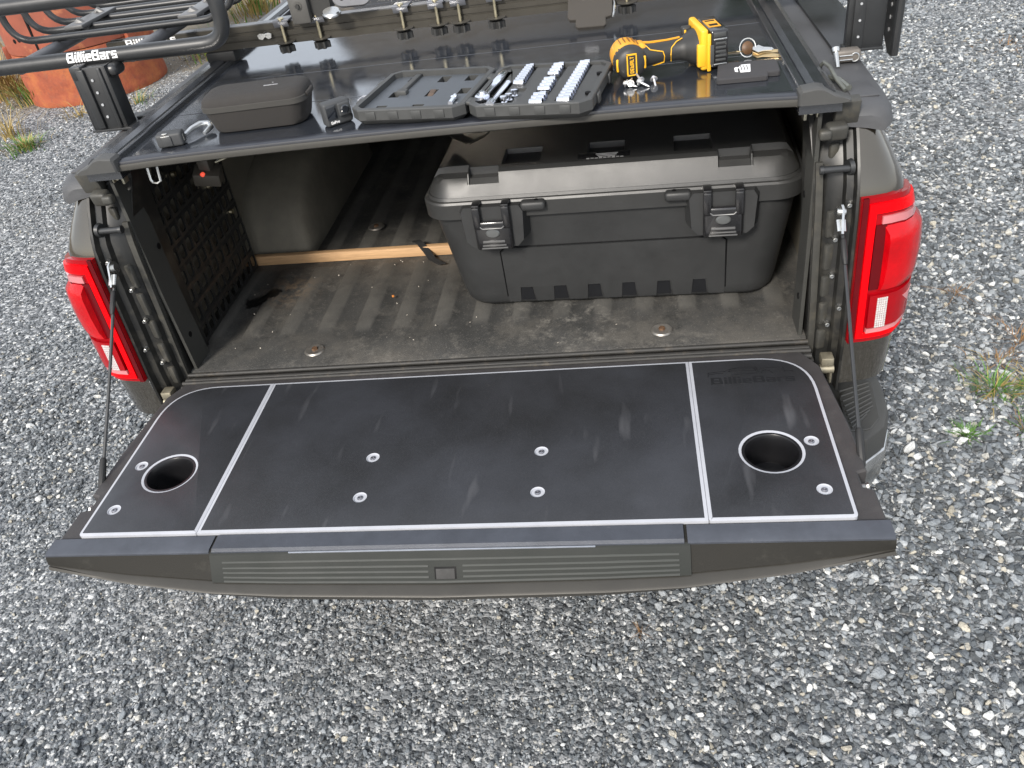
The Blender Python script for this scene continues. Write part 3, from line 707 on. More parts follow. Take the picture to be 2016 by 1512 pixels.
    outl = [(-.018, .0), (-.012, .013), (.0, .0165), (.014, .012), (.034, .006), (.046, .004), (.046, -.004), (.034, -.006), (.014, -.012), (0, -.0165), (-.012, -.013)]
    ex = Vector((sd, .35, 0)).normalized(); ux = d; uy = ex.cross(d).normalized(); un_ = ux.cross(uy)
    mt = Matrix((( ux.x, uy.x, un_.x, ctr.x), (ux.y, uy.y, un_.y, ctr.y), (ux.z, uy.z, un_.z, ctr.z), (0, 0, 0, 1)))
    mb.prism(outl, -.003, .003, mat=mt, ch=.001); mb.cyl(mt @ Vector((-.002, 0, -.009)), mt @ Vector((-.002, 0, .009)), .0085, .0085, 14); mb.cyl(mt @ Vector((.016, 0, -.0055)), mt @ Vector((.040, 0, -.0055)), .005, .004, 8); mb.cyl(mt @ Vector((.016, 0, .0055)), mt @ Vector((.040, 0, .0055)), .005, .004, 8)
    tobj('cable_eyelet', mb, STEEL, cab)
    # hinge
    mb = MB(); mb.box((sd * .800, -.040, -.040), (.028, .030, .022), bev=.004); mb.cyl((sd * .785, -.046, -.062), (sd * .815, -.046, -.062), .011, .011, 12); mb.box((sd * .812, -.03, -.075), (.006, .03, .06), bev=.002)
    tobj('tailgate_hinge', mb, M('dusty hinge steel', (.30, .27, .2), .45, .7, .2, 40))
    # rear wheel
    mt = Matrix.Translation((sd * .87, 1.02, GZ + .40)) @ Euler((0, PI / 2, 0)).to_matrix().to_4x4()
    mb = MB(); mb.lathe([(.22, -.13), (.33, -.135), (.385, -.12), (.40, -.08), (.40, .08), (.385, .12), (.33, .135), (.22, .13)], 36, mt)
    wh = tobj('wheel', mb, TYRE); mb = MB(); mb.lathe([(.02, .05), (.10, .06), (.2, .04), (.225, .10)], 24, mt); mb.lathe([(.225, -.10), (.2, -.04), (.1, -.06), (.02, -.05)], 24, mt); tobj('rim', mb, CHROME, wh)

# bed floor with ribs
mb = MB(); xs = []
edges = [-.82]
period = .106; rib = .046; hgt = .0085
x = -.79
prof_x = [(-.83, 0)]
k = 0
while x < .80:
    prof_x += [(x, 0), (x + .011, hgt), (x + rib, hgt), (x + rib + .011, 0)]; x += period
prof_x.append((.83, 0))
def row(y, f): return [(px, y, -.030 + (pz * f)) for px, pz in prof_x]
mb.loft([[(px, .032, -.050) for px, _ in prof_x], [(px, .033, -.033) for px, _ in prof_x], [(px, .038, -.030) for px, _ in prof_x], row(.155, 0), row(.185, .55), row(.215, 1), row(.535, 1), row(.55, .25), row(.60, .25), row(.615, 1), row(1.60, 1), row(1.66, 0)], closed=False)
tobj('bed_floor', mb, FLOOR, ang=40)
for (x, y, bz) in ((-.448, .10, 0), (.442, .10, 0), (-.435, .783, .0085), (.435, .783, .0085)):
    mb = MB(); mb.lathe([(.0, .002), (.010, .002), (.019, .004), (.024, .0035), (.027, .000)], 24, Matrix.Translation((x, y, -.0295 + bz)) , caps=True)
    mb2 = tobj('floor_bolt', mb, M('worn bolt washer', (.33, .31, .28), .42, .8, .25, 60, dirt=((.16, .10, .06), 60, .55, .2)), label='grey bed bolt with wide washer')
    mb = MB(); mb.cyl((x, y + .002, -.028 + bz), (x, y + .002, -.0225 + bz), .0085, .0075, 6); tobj('bolt_head', mb, M('rusty bolt', (.14, .08, .045), .7, .5, .3, 60), mb2)
mb = MB(); mb.box((0, 1.665, .20), (1.62, .03, .56), bev=.01)
for i in range(9): mb.box((-.64 + i * .16, 1.645, .2), (.06, .02, .48), bev=.008)
tobj('headboard', mb, LINER)
# closed dark box added below the bed floor to block light, and the rear sill
mb = MB(); mb.box((0, .85, -.25), (1.50, 1.62, .36)); mb.box((0, .034, -.085), (1.60, .010, .065)); tobj('underbody_light_block', mb, RUBBER)
mb = MB()
for i, (yy, zz, r) in enumerate(((.024, -.034, .006), (.006, -.040, .008), (-.012, -.034, .006), (-.024, -.040, .007))):
    mb.tube([(-.77, yy, zz), (-.4, yy, zz), (0, yy + .001, zz), (.4, yy, zz), (.77, yy, zz)], r, 8)
mb.box((0, 0, -.052), (1.55, .07, .016), bev=.003)
tobj('sill_seal', mb, M('dusty rubber seal', (.028, .027, .025), .6, 0, .25, 30, dirt=((.09, .075, .055), 24, .55, .2)), ang=50)

# tailgate ------------------------------------------------------------
plan = [(-.742, -.042), (.742, -.042), (.772, -.095), (.790, -.30), (.793, -.43), (.776, -.437), (.776, -.475), (.795, -.480), (.798, -.585), (-.798, -.585), (-.795, -.480), (-.776, -.475), (-.776, -.437), (-.793, -.43), (-.790, -.30), (-.772, -.095)]
mb = MB(); V = mb.bm.verts
def lid_with_holes(z, pts, flip):
    vv = [V.new((x, y, z)) for x, y in pts]; lp = [[Vector((x, y, 0)) for x, y in pts]]; rr = []
    for cx in (.628, -.628):
        rg = [V.new((cx + (.0565) * math.cos(2 * PI * i / 32), -.385 + .0565 * math.sin(2 * PI * i / 32), z)) for i in range(32)]
        lp.append([v.co.copy() for v in rg][::-1]); vv += rg[::-1]; rr.append(rg)
    n_ = len(pts); out_ = vv[:n_]
    for t in tessellate_polygon(lp): mb.face([vv[i] for i in t], smooth=False)
    return out_, rr
ta, ra = lid_with_holes(-.0135, inset_poly(plan, .004), False); tb, rb_ = lid_with_holes(-.084, plan, True)
tm = [V.new((x, y, -.0175)) for x, y in plan]
for r0, r1 in [(tb, tm), (tm, ta)] + list(zip(ra, rb_)):
    for i in range(len(r0)): mb.face([r0[i], r0[(i + 1) % len(r0)], r1[(i + 1) % len(r1)], r1[i]])
gate = tobj('tailgate', mb, M('worn tailgate liner', (.034, .0315, .0315), .65, 0, .2, 14, bump=.35, bs=500, dirt=((.06, .055, .052), 14, .55, .25)), label='lowered tailgate with black edge trim')
def facez(x): return interp(abs(x), [0, .45, .62, .80], [-.064, -.058, -.046, -.030])
def lipz(x): return interp(abs(x), [0, .3, .45, .62, .80], [-.084, -.080, -.073, -.054, -.033])
def lipy(x): return interp(abs(x), [0, .3, .45, .62, .80], [-.668, -.665, -.657, -.642, -.616])
xs_ = np.concatenate([np.linspace(-.80, -.46, 12), np.linspace(-.44, .44, 15), np.linspace(.46, .80, 12)])
mb = MB(); mbl = MB(); S1, S2 = [], []
for x in xs_:
    fz = facez(x); fy = -.606 + (lipy(x) + .618) * .52
    S1.append([(x, -.560, -.018), (x, -.562, -.0085), (x, -.600, -.0085), (x, -.6055, -.0105), (x, -.6075, -.0145), (x, fy - .006, fz), (x, fy + .03, fz - .001)])
    S2.append([(x, fy + .004, fz - .0005), (x, fy - .004, fz - .003), (x, lipy(x) + .004, fz - .0055), (x, lipy(x), fz - .009), (x, lipy(x) + .003, lipz(x)), (x, lipy(x) + .03, lipz(x) - .004), (x, -.40, min(-.0846, lipz(x) - .006)), (x, -.05, -.086)])
mb.loft(S1, closed=False); mb.face([mb.bm.verts.new(p) for p in S1[0]]); mb.face([mb.bm.verts.new(p) for p in S1[-1]])
mbl.loft(S2, closed=False)
trim = tobj('tailgate_trim', mb, TRIM, gate, ang=40)
lip = tobj('painted_lip', mbl, M('brown grey painted lip', (.046, .043, .037), .45, .3, .1, 8, bump=.1, bs=600), gate, ang=40)
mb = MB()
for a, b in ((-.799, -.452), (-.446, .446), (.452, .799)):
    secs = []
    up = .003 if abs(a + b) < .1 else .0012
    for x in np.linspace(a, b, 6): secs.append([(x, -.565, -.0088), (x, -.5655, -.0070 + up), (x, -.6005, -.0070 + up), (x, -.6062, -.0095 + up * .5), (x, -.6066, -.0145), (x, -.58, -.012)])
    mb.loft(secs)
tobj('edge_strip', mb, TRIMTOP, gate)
# flip out step panel with ribs and latch button
def onface(x, t, o=0.):      # t 0 at the top edge, 1 at the bottom of the face
    fz = facez(x); fy = -.606 + (lipy(x) + .618) * .52
    p0, p1 = Vector((x, -.6075, -.0145)), Vector((x, fy - .006, fz)); n = Vector((0, -(p0.z - p1.z), -(p0.y - p1.y))).normalized()
    p = p0.lerp(p1, t); return p + Vector((0, n.y, n.z)) * o if n.y < 0 else p - Vector((0, n.y, n.z)) * o
def facepatch(x0, x1, t0, t1, o, d=.008, skew=0., n=12):
    mb = MB(); secs = []
    for i in range(n + 1):
        u = i / n
        xa = lambda t: (x0 + skew * t) + ((x1 - skew * t) - (x0 + skew * t)) * u
        secs.append([onface(xa(t0), t0, o - d), onface(xa(t0), t0, o - .001), onface(xa(t0 + .02), t0 + .02, o), onface(xa(t1 - .02), t1 - .02, o), onface(xa(t1), t1, o - .001), onface(xa(t1), t1, o - d)])
    mb.loft(secs); return mb
step = tobj('step_panel', facepatch(-.450, .456, -.10, .97, .007), STEPM, gate, ang=40)
mb = MB()
for t in (.12, .34, .52, .70, .86):
    for (xa, xb) in ([(-.425, .436)] if t not in (.34, .52, .70) else [(-.425, -.02), (.045, .436)]):
        r_ = facepatch(xa, xb, t, t + .028, .0098, .006, n=10); r_.bm.normal_update(); mb.merge(r_.bm)
tobj('step_rib', mb, M('paler rib plastic', (.030, .033, .030), .55, 0, .15, 30, spec=.3), step)  # ribs in a paler tone than the step panel
mb = facepatch(-.0085, .0325, .40, .80, .0085, .006, n=2); tobj('button_bezel', mb, DARKPR, step)
mb = facepatch(-.0055, .0295, .44, .76, .0105, .006, n=2); tobj('step_button', mb, M('dark latch button', (.008, .008, .008), .6, 0, .1, 30), step)
mb = MB(); mb.box((.0, -.6078, -.0112), (.58, .0035, .003), bev=.0008); tobj('seam_glint', mb, M('pale seam glint', (.42, .44, .48), .35, .8, .1, 60), gate)  # thin pale strip added to draw the bright reflection along the gap seam
for sd in (1, -1):
    mb = MB(); mb.cyl((sd * .787, -.456, -.034), (sd * .774, -.456, -.034), .007, .007, 12); mb.cyl((sd * .791, -.456, -.034), (sd * .787, -.456, -.034), .010, .009, 6); tobj('cable_anchor', mb, M('dull anchor steel', (.3, .3, .29), .4, .9, .15, 40), gate)

# rear bumper
mb = MB(); mbc = MB(); S1, S2 = [], []
ctrl = [(0, -.137, .10), (.30, -.137, .10), (.55, -.135, .10), (.80, -.130, .09), (.890, -.122, .08), (.938, -.080, .06), (.962, -.015, .05), (.970, .08, .05), (.966, .20, .05)]
full = [(-a, b, c) for a, b, c in ctrl[:0:-1]] + ctrl
for i, (x, y, c) in enumerate(full):
    p = Vector((x, y, 0)); q0, q1 = full[max(i - 1, 0)], full[min(i + 1, len(full) - 1)]
    d = Vector((q1[0] - q0[0], q1[1] - q0[1], 0)).normalized(); nrm = Vector((d.y, -d.x, 0)); inw = -nrm
    def P_(o, z): return tuple(p + inw * o + Vector((0, 0, z)))
    S1.append([P_(.14, -.247), P_(.13, -.217), P_(.012, -.212), P_(.004, -.216), P_(.0, -.224), P_(-.004, -.274), P_(.01, -.282)])
    S2.append([P_(.012, -.274), P_(-.006, -.282), P_(-.010, -.296), P_(-.004, -.36), P_(.02, -.43), P_(.08, -.46)])
mb.loft(S1, closed=False); mbc.loft(S2, closed=False)
bump = tobj('rear_bumper', mb, BUMPM, ang=30, label='black topped rear bumper')
tobj('chrome_skin', mbc, CHROME, bump, ang=40)
for sd in (1, -1):
    mb = MB(); pad = [(.850, -.095), (.902, -.090), (.932, -.050), (.946, .085), (.920, .11), (.858, .035)]
    mb.prism([(a * sd, b) for a, b in pad], -.213, -.209, ch=.0015)
    pd = tobj('step_pad', mb, BUMPM, bump)
    for k in range(9):
        y0 = -.050 + k * .015; y0 -= .012; a = Vector((.862, y0 - .022 + max(0, k - 4) * .004)); b = Vector((interp(k, [0, 2, 8], [.905, .925, .936]), y0 + .024))
        mb = MB(); mb.tube([(a.x * sd, a.y, -.2085), (b.x * sd, b.y, -.2085)], .0032, 6); tobj('tread_rib', mb, BUMPM, pd)
    mb = MB(); mb.box((sd * .90, .24, -.24), (.05, .06, .30), bev=.01); tobj('bumper_bracket', mb, RUBBER)

# cab ahead of the bed (seen only as a reflection in the cover)
mb = MB(); cabsec = []
for z, hw, y0, y1 in ((-.48, .93, 1.74, 3.9), (-.2, .97, 1.74, 3.95), (.30, .985, 1.74, 3.95), (.50, .95, 1.745, 3.9), (.56, .86, 1.76, 3.85), (.80, .79, 1.83, 3.3), (1.00, .72, 1.92, 2.95), (1.045, .62, 2.02, 2.85)):
    cabsec.append([(x_, y_, z) for x_, y_ in rrect(hw, (y1 - y0) / 2, .10, 4, 0, (y0 + y1) / 2)])
mb.loft(cabsec); cb = tobj('cab', mb, PAINT, ang=40)
mb = MB(); mb.poly([(-.66, 1.757, .585), (.66, 1.757, .585), (.58, 1.895, .965), (-.58, 1.895, .965)]); tobj('rear_window', mb, CABGL, cb)

# ---------------------------------------------------------------- bed cover
CZ = .543
cov = thing('bed_cover', 'glossy black slatted bed cover with side rails over the truck bed', 'bed cover', (0, .8, .50))
def cobj(name, mb, mats, parent=None, **k): return obj(name, mb, mats, parent or cov, world=True, **k)
bow = lambda x: .016 + .036 * max(0, 1 - (x / .72) ** 2) ** .6
seams = [None, .300, .545, .785, 1.025, 1.265, 1.505, 1.66]
for k in range(7):
    mb = MB(); n = 16; top0, top1 = [], []
    for i in range(n + 1):
        x = -.712 + 1.424 * i / n
        top0.append((x, bow(x) + .012 if k == 0 else seams[k] + .0008)); top1.append((x, seams[k + 1] - .0008))
    up = lambda L_, z, dy=0: [(x, y + dy, z) for x, y in L_]
    z = CZ + .0004 * (k % 3)
    ln = (top1[0][1] - top0[0][1])
    secs = [up(top0, z - .020), up(top0, z - .004), up(top0, z - .0003, .0002), up(top0, z, .0008), up(top1, z, -.0008), up(top1, z - .0003, -.0002), up(top1, z - .004), up(top1, z - .020)]
    mb.loft(secs, closed=False)
    cobj('cover_slat', mb, COVER, ang=8)
mb = MB(); n = 20; secs = []
for i in range(n + 1):
    x = -.712 + 1.424 * i / n; y = bow(x)
    secs.append([(x, y + .018, CZ + .0030), (x, y + .010, CZ + .0036), (x, y - .004, CZ + .0026), (x, y - .0065, CZ + .0012), (x, y - .0075, CZ - .002), (x, y - .0075, CZ - .0125), (x, y - .003, CZ - .0145), (x, y + .016, CZ - .0145), (x, y + .018, CZ - .002)])
mb.loft(secs); ebar = cobj('edge_bar', mb, M('dark blue black edge bar', (.018, .020, .026), .32, 0, .12, 20, ior=1.6), ang=30)
mb = MB(); secs = []
for i in range(n + 1):
    x = -.712 + 1.424 * i / n; y = bow(x)
    secs.append([(x, y - .0055, CZ - .0036), (x, y - .0095, CZ - .0046), (x, y - .0110, CZ - .0090), (x, y - .0105, CZ - .0170), (x, y - .0060, CZ - .0200), (x, y + .012, CZ - .0200), (x, y + .012, CZ - .006)])
mb.loft(secs); cobj('edge_seal', mb, COVEDGE, ebar, ang=30)
for sd in (1, -1):
    mb = MB(); secs = []
    for y in (.012, .5, 1.0, 1.70):
        pr = [(.7105, -.035), (.7105, .010), (.7125, .012), (.7175, .012), (.7190, .0075), (.7270, .0075), (.7285, .0105), (.7400, .0165), (.7620, .0150), (.7740, .0060), (.7790, -.004), (.7900, -.012), (.7905, -.035)]
        secs.append(mir([(a, y, CZ + b) for a, b in pr], sd))
    mb.loft(secs); rl = cobj('side_rail', mb, COVRAIL, ang=25)
    mb = MB(); pr = [(.706, -.0125), (.707, .0100), (.712, .0165), (.738, .0195), (.752, .0165), (.772, .0040), (.792, -.004), (.803, -.009), (.803, -.0125), (.780, -.0135)]
    secs = []
    for y, k in ((-.004, .004), (-.001, .001), (.002, 0), (.030, 0), (.036, .004)):
        secs.append(mir([(a + (k if a < .71 else -k * (a > .79)), y, CZ + b - (k if b > 0 else 0)) for a, b in pr], sd))
    mb.loft(secs); cobj('end_cap', mb, M('grey end cap plastic', (.052, .052, .050), .5, 0, .1, 12, bump=.15, bs=800), rl, ang=30)
    mb = MB(); mb.box((sd * .742, .05, CZ - .032), (.040, .03, .012), bev=.002); mb.box((sd * .728, .045, CZ - .045), (.006, .02, .022), bev=.001); mb.box((sd * .752, .045, CZ - .043), (.006, .02, .018), bev=.001); mb.cyl((sd * .738, .032, CZ - .040), (sd * .738, .05, CZ - .040), .005, .005, 8)
    cobj('rail_clamp', mb, M('bare clamp steel', (.4, .38, .3), .4, .9, .2, 50), rl)
mb = MB(); pts = [(-.668, .05, .52), (-.668, .045, .487), (-.665, .045, .481), (-.655, .045, .479), (-.646, .045, .483), (-.644, .05, .52)]
mb.tube(pts, .0028, 6); cobj('latch_loop', mb, STEEL)

# ---------------------------------------------------------------- board on the tailgate
board = thing('tailgate_board', 'black three piece board with pale grey routed edges bolted on the lowered tailgate', 'tailgate board', (0, -.32, -.0125))
def bobj(name, mb, mats, parent=None, **k): return obj(name, mb, mats, parent or board, world=True, **k)
ZT, ZB = .0, -.0118
def panel(poly, holes, ch=.0064):
    """slab with a grey chamfered rim; holes: (cx, cy, r_top, r_bottom, depth)"""
    mb = MB(); top = inset_poly(poly, ch); V = mb.bm.verts
    a = [V.new((x, y, ZB)) for x, y in poly]; b = [V.new((x, y, ZT - .0016)) for x, y in poly]; c = [V.new((x, y, ZT)) for x, y in top]
    n = len(poly); mb.mi = 1
    for r0, r1 in ((a, b), (b, c)):
        for i in range(n): mb.face([r0[i], r0[(i + 1) % n], r1[(i + 1) % n], r1[i]])
    pass
    loops = [[Vector((x, y, 0)) for x, y in top]]; vs_ = list(c)
    for (cx, cy, r1, r2, dp) in holes:
        m_ = 36 if r1 > .03 else 20; rings = []
        for r, z in ((r1, ZT), (r2, ZT - dp * .55), (r2 - .0003, ZT - dp)):
            rings.append([V.new((cx + r * math.cos(2 * PI * i / m_), cy + r * math.sin(2 * PI * i / m_), z)) for i in range(m_)])
        mb.mi = 1
        for r0, rr in zip(rings, rings[1:]):
            for i in range(m_): mb.face([r0[i], rr[i], rr[(i + 1) % m_], r0[(i + 1) % m_]])
        if r1 < .03: mb.face(rings[-1][::-1])
        loops.append([v.co.copy() for v in rings[0]][::-1]); vs_ += rings[0][::-1]
    mb.mi = 0
    for t in tessellate_polygon(loops): mb.face([vs_[i] for i in t], smooth=False)
    return mb
bl = (-.748, -.562); 
rc = arcpts((.748, -.25), (.748, -.076), (.60, -.076), .118, 10)
rightp = [(.4926, -.562)] + arcpts((.60, -.562), (.748, -.562), (.748, -.45), .010, 4) + rc + [(.4926, -.076)]
rightp = arcpts((.4926, -.3), (.4926, -.562), (.6, -.562), .006, 3) + rightp[1:]
leftp = [(-x, y) for x, y in rightp][::-1]
midp = [(-.4918, -.562), (.4918, -.562), (.4918, -.076), (-.4918, -.076)]
cups = [(.627, -.385, .0620, .0565, .003), (-.627, -.385, .0605, .0555, .003)]
SR, SB = .0142, .0122
rh = [cups[0], (.704, -.492, SR, SB, .0022), (.7055, -.359, SR, SB, .0022)]
lh = [cups[1], (-.704, -.492, SR, SB, .0022), (-.7055, -.359, SR, SB, .0022)]
mh = [(sx * .178, y, SR, SB, .0022) for sx in (1, -1) for y in (-.477, -.360)]
for poly, hs_, lab in ((midp, mh, 'wide scuffed middle panel'), (leftp, lh, None), (rightp, rh, 'end panel engraved with a truck and lettering')):
    pn = bobj('board_panel', panel(poly, hs_), [BOARD, EDGE], ang=20, **({'label': lab} if lab else {}))
    for (cx, cy, r1, r2, dp) in hs_:
        if r1 < .03:
            mb = MB(); mb.lathe([(.0, -.0006), (.0022, -.0006), (.0024, .0012), (.0040, .0014), (.0056, .0004), (.0062, -.0012)], 16, Matrix.Translation((cx, cy, ZT - dp + .0014)))
            bobj('panel_bolt', mb, BOLT, pn)
        else:
            mb = MB(); mb.lathe([(r2 - .0002, -.005), (r2 - .0004, -.0010), (r2 - .0050, -.0014), (r2 - .0062, -.003), (r2 - .0085, -.03), (r2 - .0105, -.066), (r2 - .0125, -.070), (.0, -.0705)], 40, Matrix.Translation((cx, cy, 0)))
            bobj('cup_holder', mb, CUPM, pn, ang=40)
# drawing and lettering on the end panel: engraving shade painted as dark raised strips
fx = lambda u, v, w: (.6215 + u, -.1545 + v * 1.05, .0002 + w * .5)
tx = lettering('BillieBars', .022, fx, width=.174)
GROOVESHADE = M('board groove shade', (.009, .0095, .011), .5, 0, .05)
bobj('engraved_lettering', tx, GROOVESHADE, pn)
mb = MB()
def groove(pts, r=.0011):
    for a, b in zip(pts, pts[1:]):
        a, b = Vector(a), Vector(b); d = (b - a); L_ = d.length; ang = math.atan2(d.y, d.x); c_ = (a + b) / 2
        mb.box((c_.x, c_.y, .0002), (L_ + r, r * 2, .0009), rot=(0, 0, ang))
X0, Y0, k = .530, -.139, 1.0
g = lambda a, b: (X0 + a * k, Y0 + b * k)
groove([g(0, .0), g(.001, .014), g(.020, .017), (g(.036, .018)), g(.050, .0255), g(.062, .028), g(.104, .028), g(.107, .010)])
groove([g(.003, .009), g(.034, .012)]); groove([g(.045, .017), g(.056, .024), g(.100, .024), g(.102, .017), g(.045, .017)])
groove([g(.113, .023), g(.156, .023)]); groove([g(.108, .0165), g(.124, .0175)]); groove([g(.160, .024), g(.162, .008), g(.178, .008)]); groove([g(.055, .004), g(.104, .006)]); groove([g(.112, .006), g(.118, .014), g(.130, .014), g(.136, .006)])
bobj('engraved_truck', mb, GROOVESHADE, pn)

# ---------------------------------------------------------------- storage box in the bed
box = thing('storage_box', 'large dark grey plastic storage trunk with two black latches standing in the truck bed', 'storage box', (.337, .443, -.023), (0, 0, math.radians(-2.3))); box.scale = (1.045, 1, 1)
def xobj(name, mb, mats, parent=None, **k): return obj(name, mb, mats, parent or box, **k)
bsec = [(.0, .352, .180, .05), (.004, .370, .197, .062), (.016, .379, .205, .068), (.04, .385, .208, .070), (.29, .420, .230, .062)]
mb = MB(); mb.loft([[(x, y, z) for x, y in rrect(hw, hd, r, 8)] for z, hw, hd, r in bsec]); body = xobj('box_body', mb, BOXM, ang=50)
yf = lambda z: -interp(z, [0, .016, .04, .29], [.192, .204, .208, .230])
# raised front panel with a notched lower edge
pl = [(-.262, .012)]
for i in range(6):
    c0 = -.210 + i * .0835
    pl += [(c0 - .0225, .012), (c0 - .0185, .059), (c0 + .0145, .059), (c0 + .0185, .012)]
pl += [(.262, .012), (.262, .168), (.252, .178), (-.252, .178), (-.262, .168)]
mb = MB(); V = mb.bm.verts
fr = [V.new((x, yf(z) - .0045, z)) for x, z in pl]; bk = [V.new((x, yf(z) + .004, z)) for x, z in pl]
for i in range(len(pl)): mb.face([fr[i], fr[(i + 1) % len(pl)], bk[(i + 1) % len(pl)], bk[i]])
for t in tessellate_polygon([[Vector((x, z, 0)) for x, z in pl]]): mb.face([fr[i] for i in t], smooth=False)
xobj('front_panel', mb, BOXM, body, ang=20)
mb = MB()
for p0, p1 in (((-.2645, .03), (-.2645, .168)), ((-.2645, .168), (-.252, .1805)), ((-.252, .1805), (.252, .1805)), ((.252, .1805), (.2645, .168)), ((.2645, .168), (.2645, .03))):
    mb.tube([(p0[0], yf(p0[1]) - .0004, p0[1]), (p1[0], yf(p1[1]) - .0004, p1[1])], .0016, 6)
xobj('panel_groove', mb, DARKPR, body)
for i in range(6):
    c0 = -.212 + i * .0835; mb = MB()
    q = [(c0 - .0192, .017), (c0 - .0160, .054), (c0 - .0135, .0568), (c0 + .0100, .0568), (c0 + .0125, .054), (c0 + .0157, .017)]
    mb.loft([[(x, yf(z) + o, z) for x, z in q] for o in (.004, -.0022)]); xobj('notch_shade', mb, BOXSHADE, body)
lsec = [(.272, .424, .236, .062), (.274, .432, .244, .066), (.312, .433, .245, .066), (.317, .430, .242, .064), (.318, .424, .236, .062), (.325, .421, .233, .062)]
mb = MB(); mb.loft([[(x, y, z) for x, y in rrect(hw, hd, r, 8)] for z, hw, hd, r in lsec], caps=False)
pock = [(-.238, -.152, -.176, -.085, .368), (-.042, .040, -.176, -.085, .366), (.150, .232, -.176, -.085, .368), (-.60, -.316, -.60, -.170, .364), (-.312, -.244, -.60, -.184, .362), (.244, .312, -.60, -.184, .362), (.316, .60, -.60, -.170, .364)]
HW, HD, RR = .420, .232, .062
def inward(x, y):
    ax_, ay_ = abs(x) - (HW - RR), abs(y) - (HD - RR)
    return RR - math.hypot(max(ax_, 0), max(ay_, 0)) if max(ax_, ay_) > 0 and min(ax_, ay_) > 0 else min(HW - abs(x), HD - abs(y))
def lidz(x, y):
    z = interp(inward(x, y), [0, .004, .024, .031, .040, .08], [.325, .335, .3715, .3785, .380, .380])
    for x0, x1, y0, y1, zz in pock:
        if x0 < x < x1 and y0 < y < y1: z = min(z, zz)
    return z
gx, gy = set(np.linspace(-HW, HW, 57).round(5)), set(np.linspace(-HD, HD, 37).round(5))
for x0, x1, y0, y1, zz in pock:
    for q in (x0, x1):
        if abs(q) < HW: gx |= {round(q - .0012, 5), round(q + .0012, 5)}
    for q in (y0, y1):
        if abs(q) < HD: gy |= {round(q - .0012, 5), round(q + .0012, 5)}
gx, gy = sorted(gx), sorted(gy); V = mb.bm.verts; gv = []
for y in gy:
    row_ = []
    for x in gx:
        ax_, ay_ = abs(x) - (HW - RR), abs(y) - (HD - RR); xx, yy = x, y
        if ax_ > 0 and ay_ > 0 and math.hypot(ax_, ay_) > RR:
            k_ = RR / math.hypot(ax_, ay_); xx = math.copysign(HW - RR + ax_ * k_, x); yy = math.copysign(HD - RR + ay_ * k_, y)
        row_.append(V.new((xx, yy, lidz(xx, yy))))
    gv.append(row_)
for j in range(len(gy) - 1):
    for i in range(len(gx) - 1): mb.face([gv[j][i], gv[j][i + 1], gv[j + 1][i + 1], gv[j + 1][i]])
lid = xobj('box_lid', mb, BOXLID, ang=22)
mb = MB(); mb.box((-.005, -.172, .378), (.118, .040, .006), rot=(.10, 0, 0), bev=.0015); bd = xobj('lid_badge', mb, BLACKP, lid)
mb = MB()
for i, (w, o) in enumerate(((.050, .002), (.044, .005), (.038, .008))): mb.box((.002, -.163 - i * .0065, .3820 - i * .0007), (w, .0028, .0008), rot=(.1, 0, 0))
for i in range(9): mb.box((-.040 + i * .0095, -.1835 + .001 * (i % 2), .3800), (.0068, .0035 if i % 3 else .006, .0008), rot=(.1, 0, 0))
xobj('badge_print', mb, M('silver print', (.5, .5, .5), .4, .3, .03), bd)
for lx, sd in ((-.262, -1), (.252, 1)):
    F = -.2445
    mb = MB()
    hexa = [(lx - .088, .296), (lx - .078, .312), (lx + .078, .312), (lx + .088, .296), (lx + .082, .222), (lx + .064, .206), (lx - .064, .206), (lx - .082, .222)]
    mt = Matrix(((1, 0, 0, 0), (0, 0, 1, 0), (0, 1, 0, 0), (0, 0, 0, 1)))
    hx = [(a, b) for a, b in hexa]
    V = mb.bm.verts
    f_ = [V.new((lx + (a - lx) * .82, F - .020, b)) for a, b in hx]; b_ = [V.new((a, F + .03, b)) for a, b in hx]
    for i in range(8): mb.face([f_[i], f_[(i + 1) % 8], b_[(i + 1) % 8], b_[i]])
    mb.face(f_)
    base = xobj('latch_base', mb, BOXM, ang=20)
    mb = MB(); mb.box((lx + sd * -.096, F - .004, .304), (.058, .030, .024), bev=.008, seg=3); xobj('lock_tab', mb, BOXM, base)
    mb = MB(); mb.cyl((lx + sd * -.104, F - .004, .3155), (lx + sd * -.104, F - .004, .3170), .005, .005, 12); xobj('lock_hole', mb, DARKPR, base)
    mb = MB(); mb.box((lx, F - .027, .242), (.086, .014, .076), bev=.007, seg=3)
    for s_ in (-1, 1):
        mb.box((lx + s_ * .034, F - .027, .288), (.018, .016, .058), bev=.004, seg=2); mb.box((lx + s_ * .034, F - .014, .318), (.018, .036, .008), bev=.002)
    latch = xobj('latch_handle', mb, BLACKP, base, ang=40)
    mb = MB(); mb.lathe([(.0165, -.002), (.0165, .002), (.0135, .0045), (.0, .005)], 20, Matrix.Translation((lx, F - .0345, .250)) @ Euler((PI / 2, 0, 0)).to_matrix().to_4x4() @ Matrix.Scale(.66, 4, (0, 1, 0))); xobj('latch_button', mb, M('grey latch button', (.11, .115, .115), .3, .3, .05), latch)
    mb = MB()
    for i, (w, z_) in enumerate(((.052, .2285), (.056, .2185), (.062, .2110))): mb.box((lx, F - .0355, z_), (w, .005, .0055 if i == 0 else .0030), bev=.001)
    xobj('latch_ridge', mb, M('worn latch ridge', (.13, .13, .13), .3, .3, .05), latch)
    mb = MB(); mb.tube([(lx - .028, F - .0355, .268), (lx - .022, F - .0365, .263), (lx + .022, F - .0365, .263), (lx + .028, F - .0355, .268)], .0016, 6); xobj('latch_lip', mb, M('dull latch wire', (.22, .22, .22), .4, .6, .1), latch)

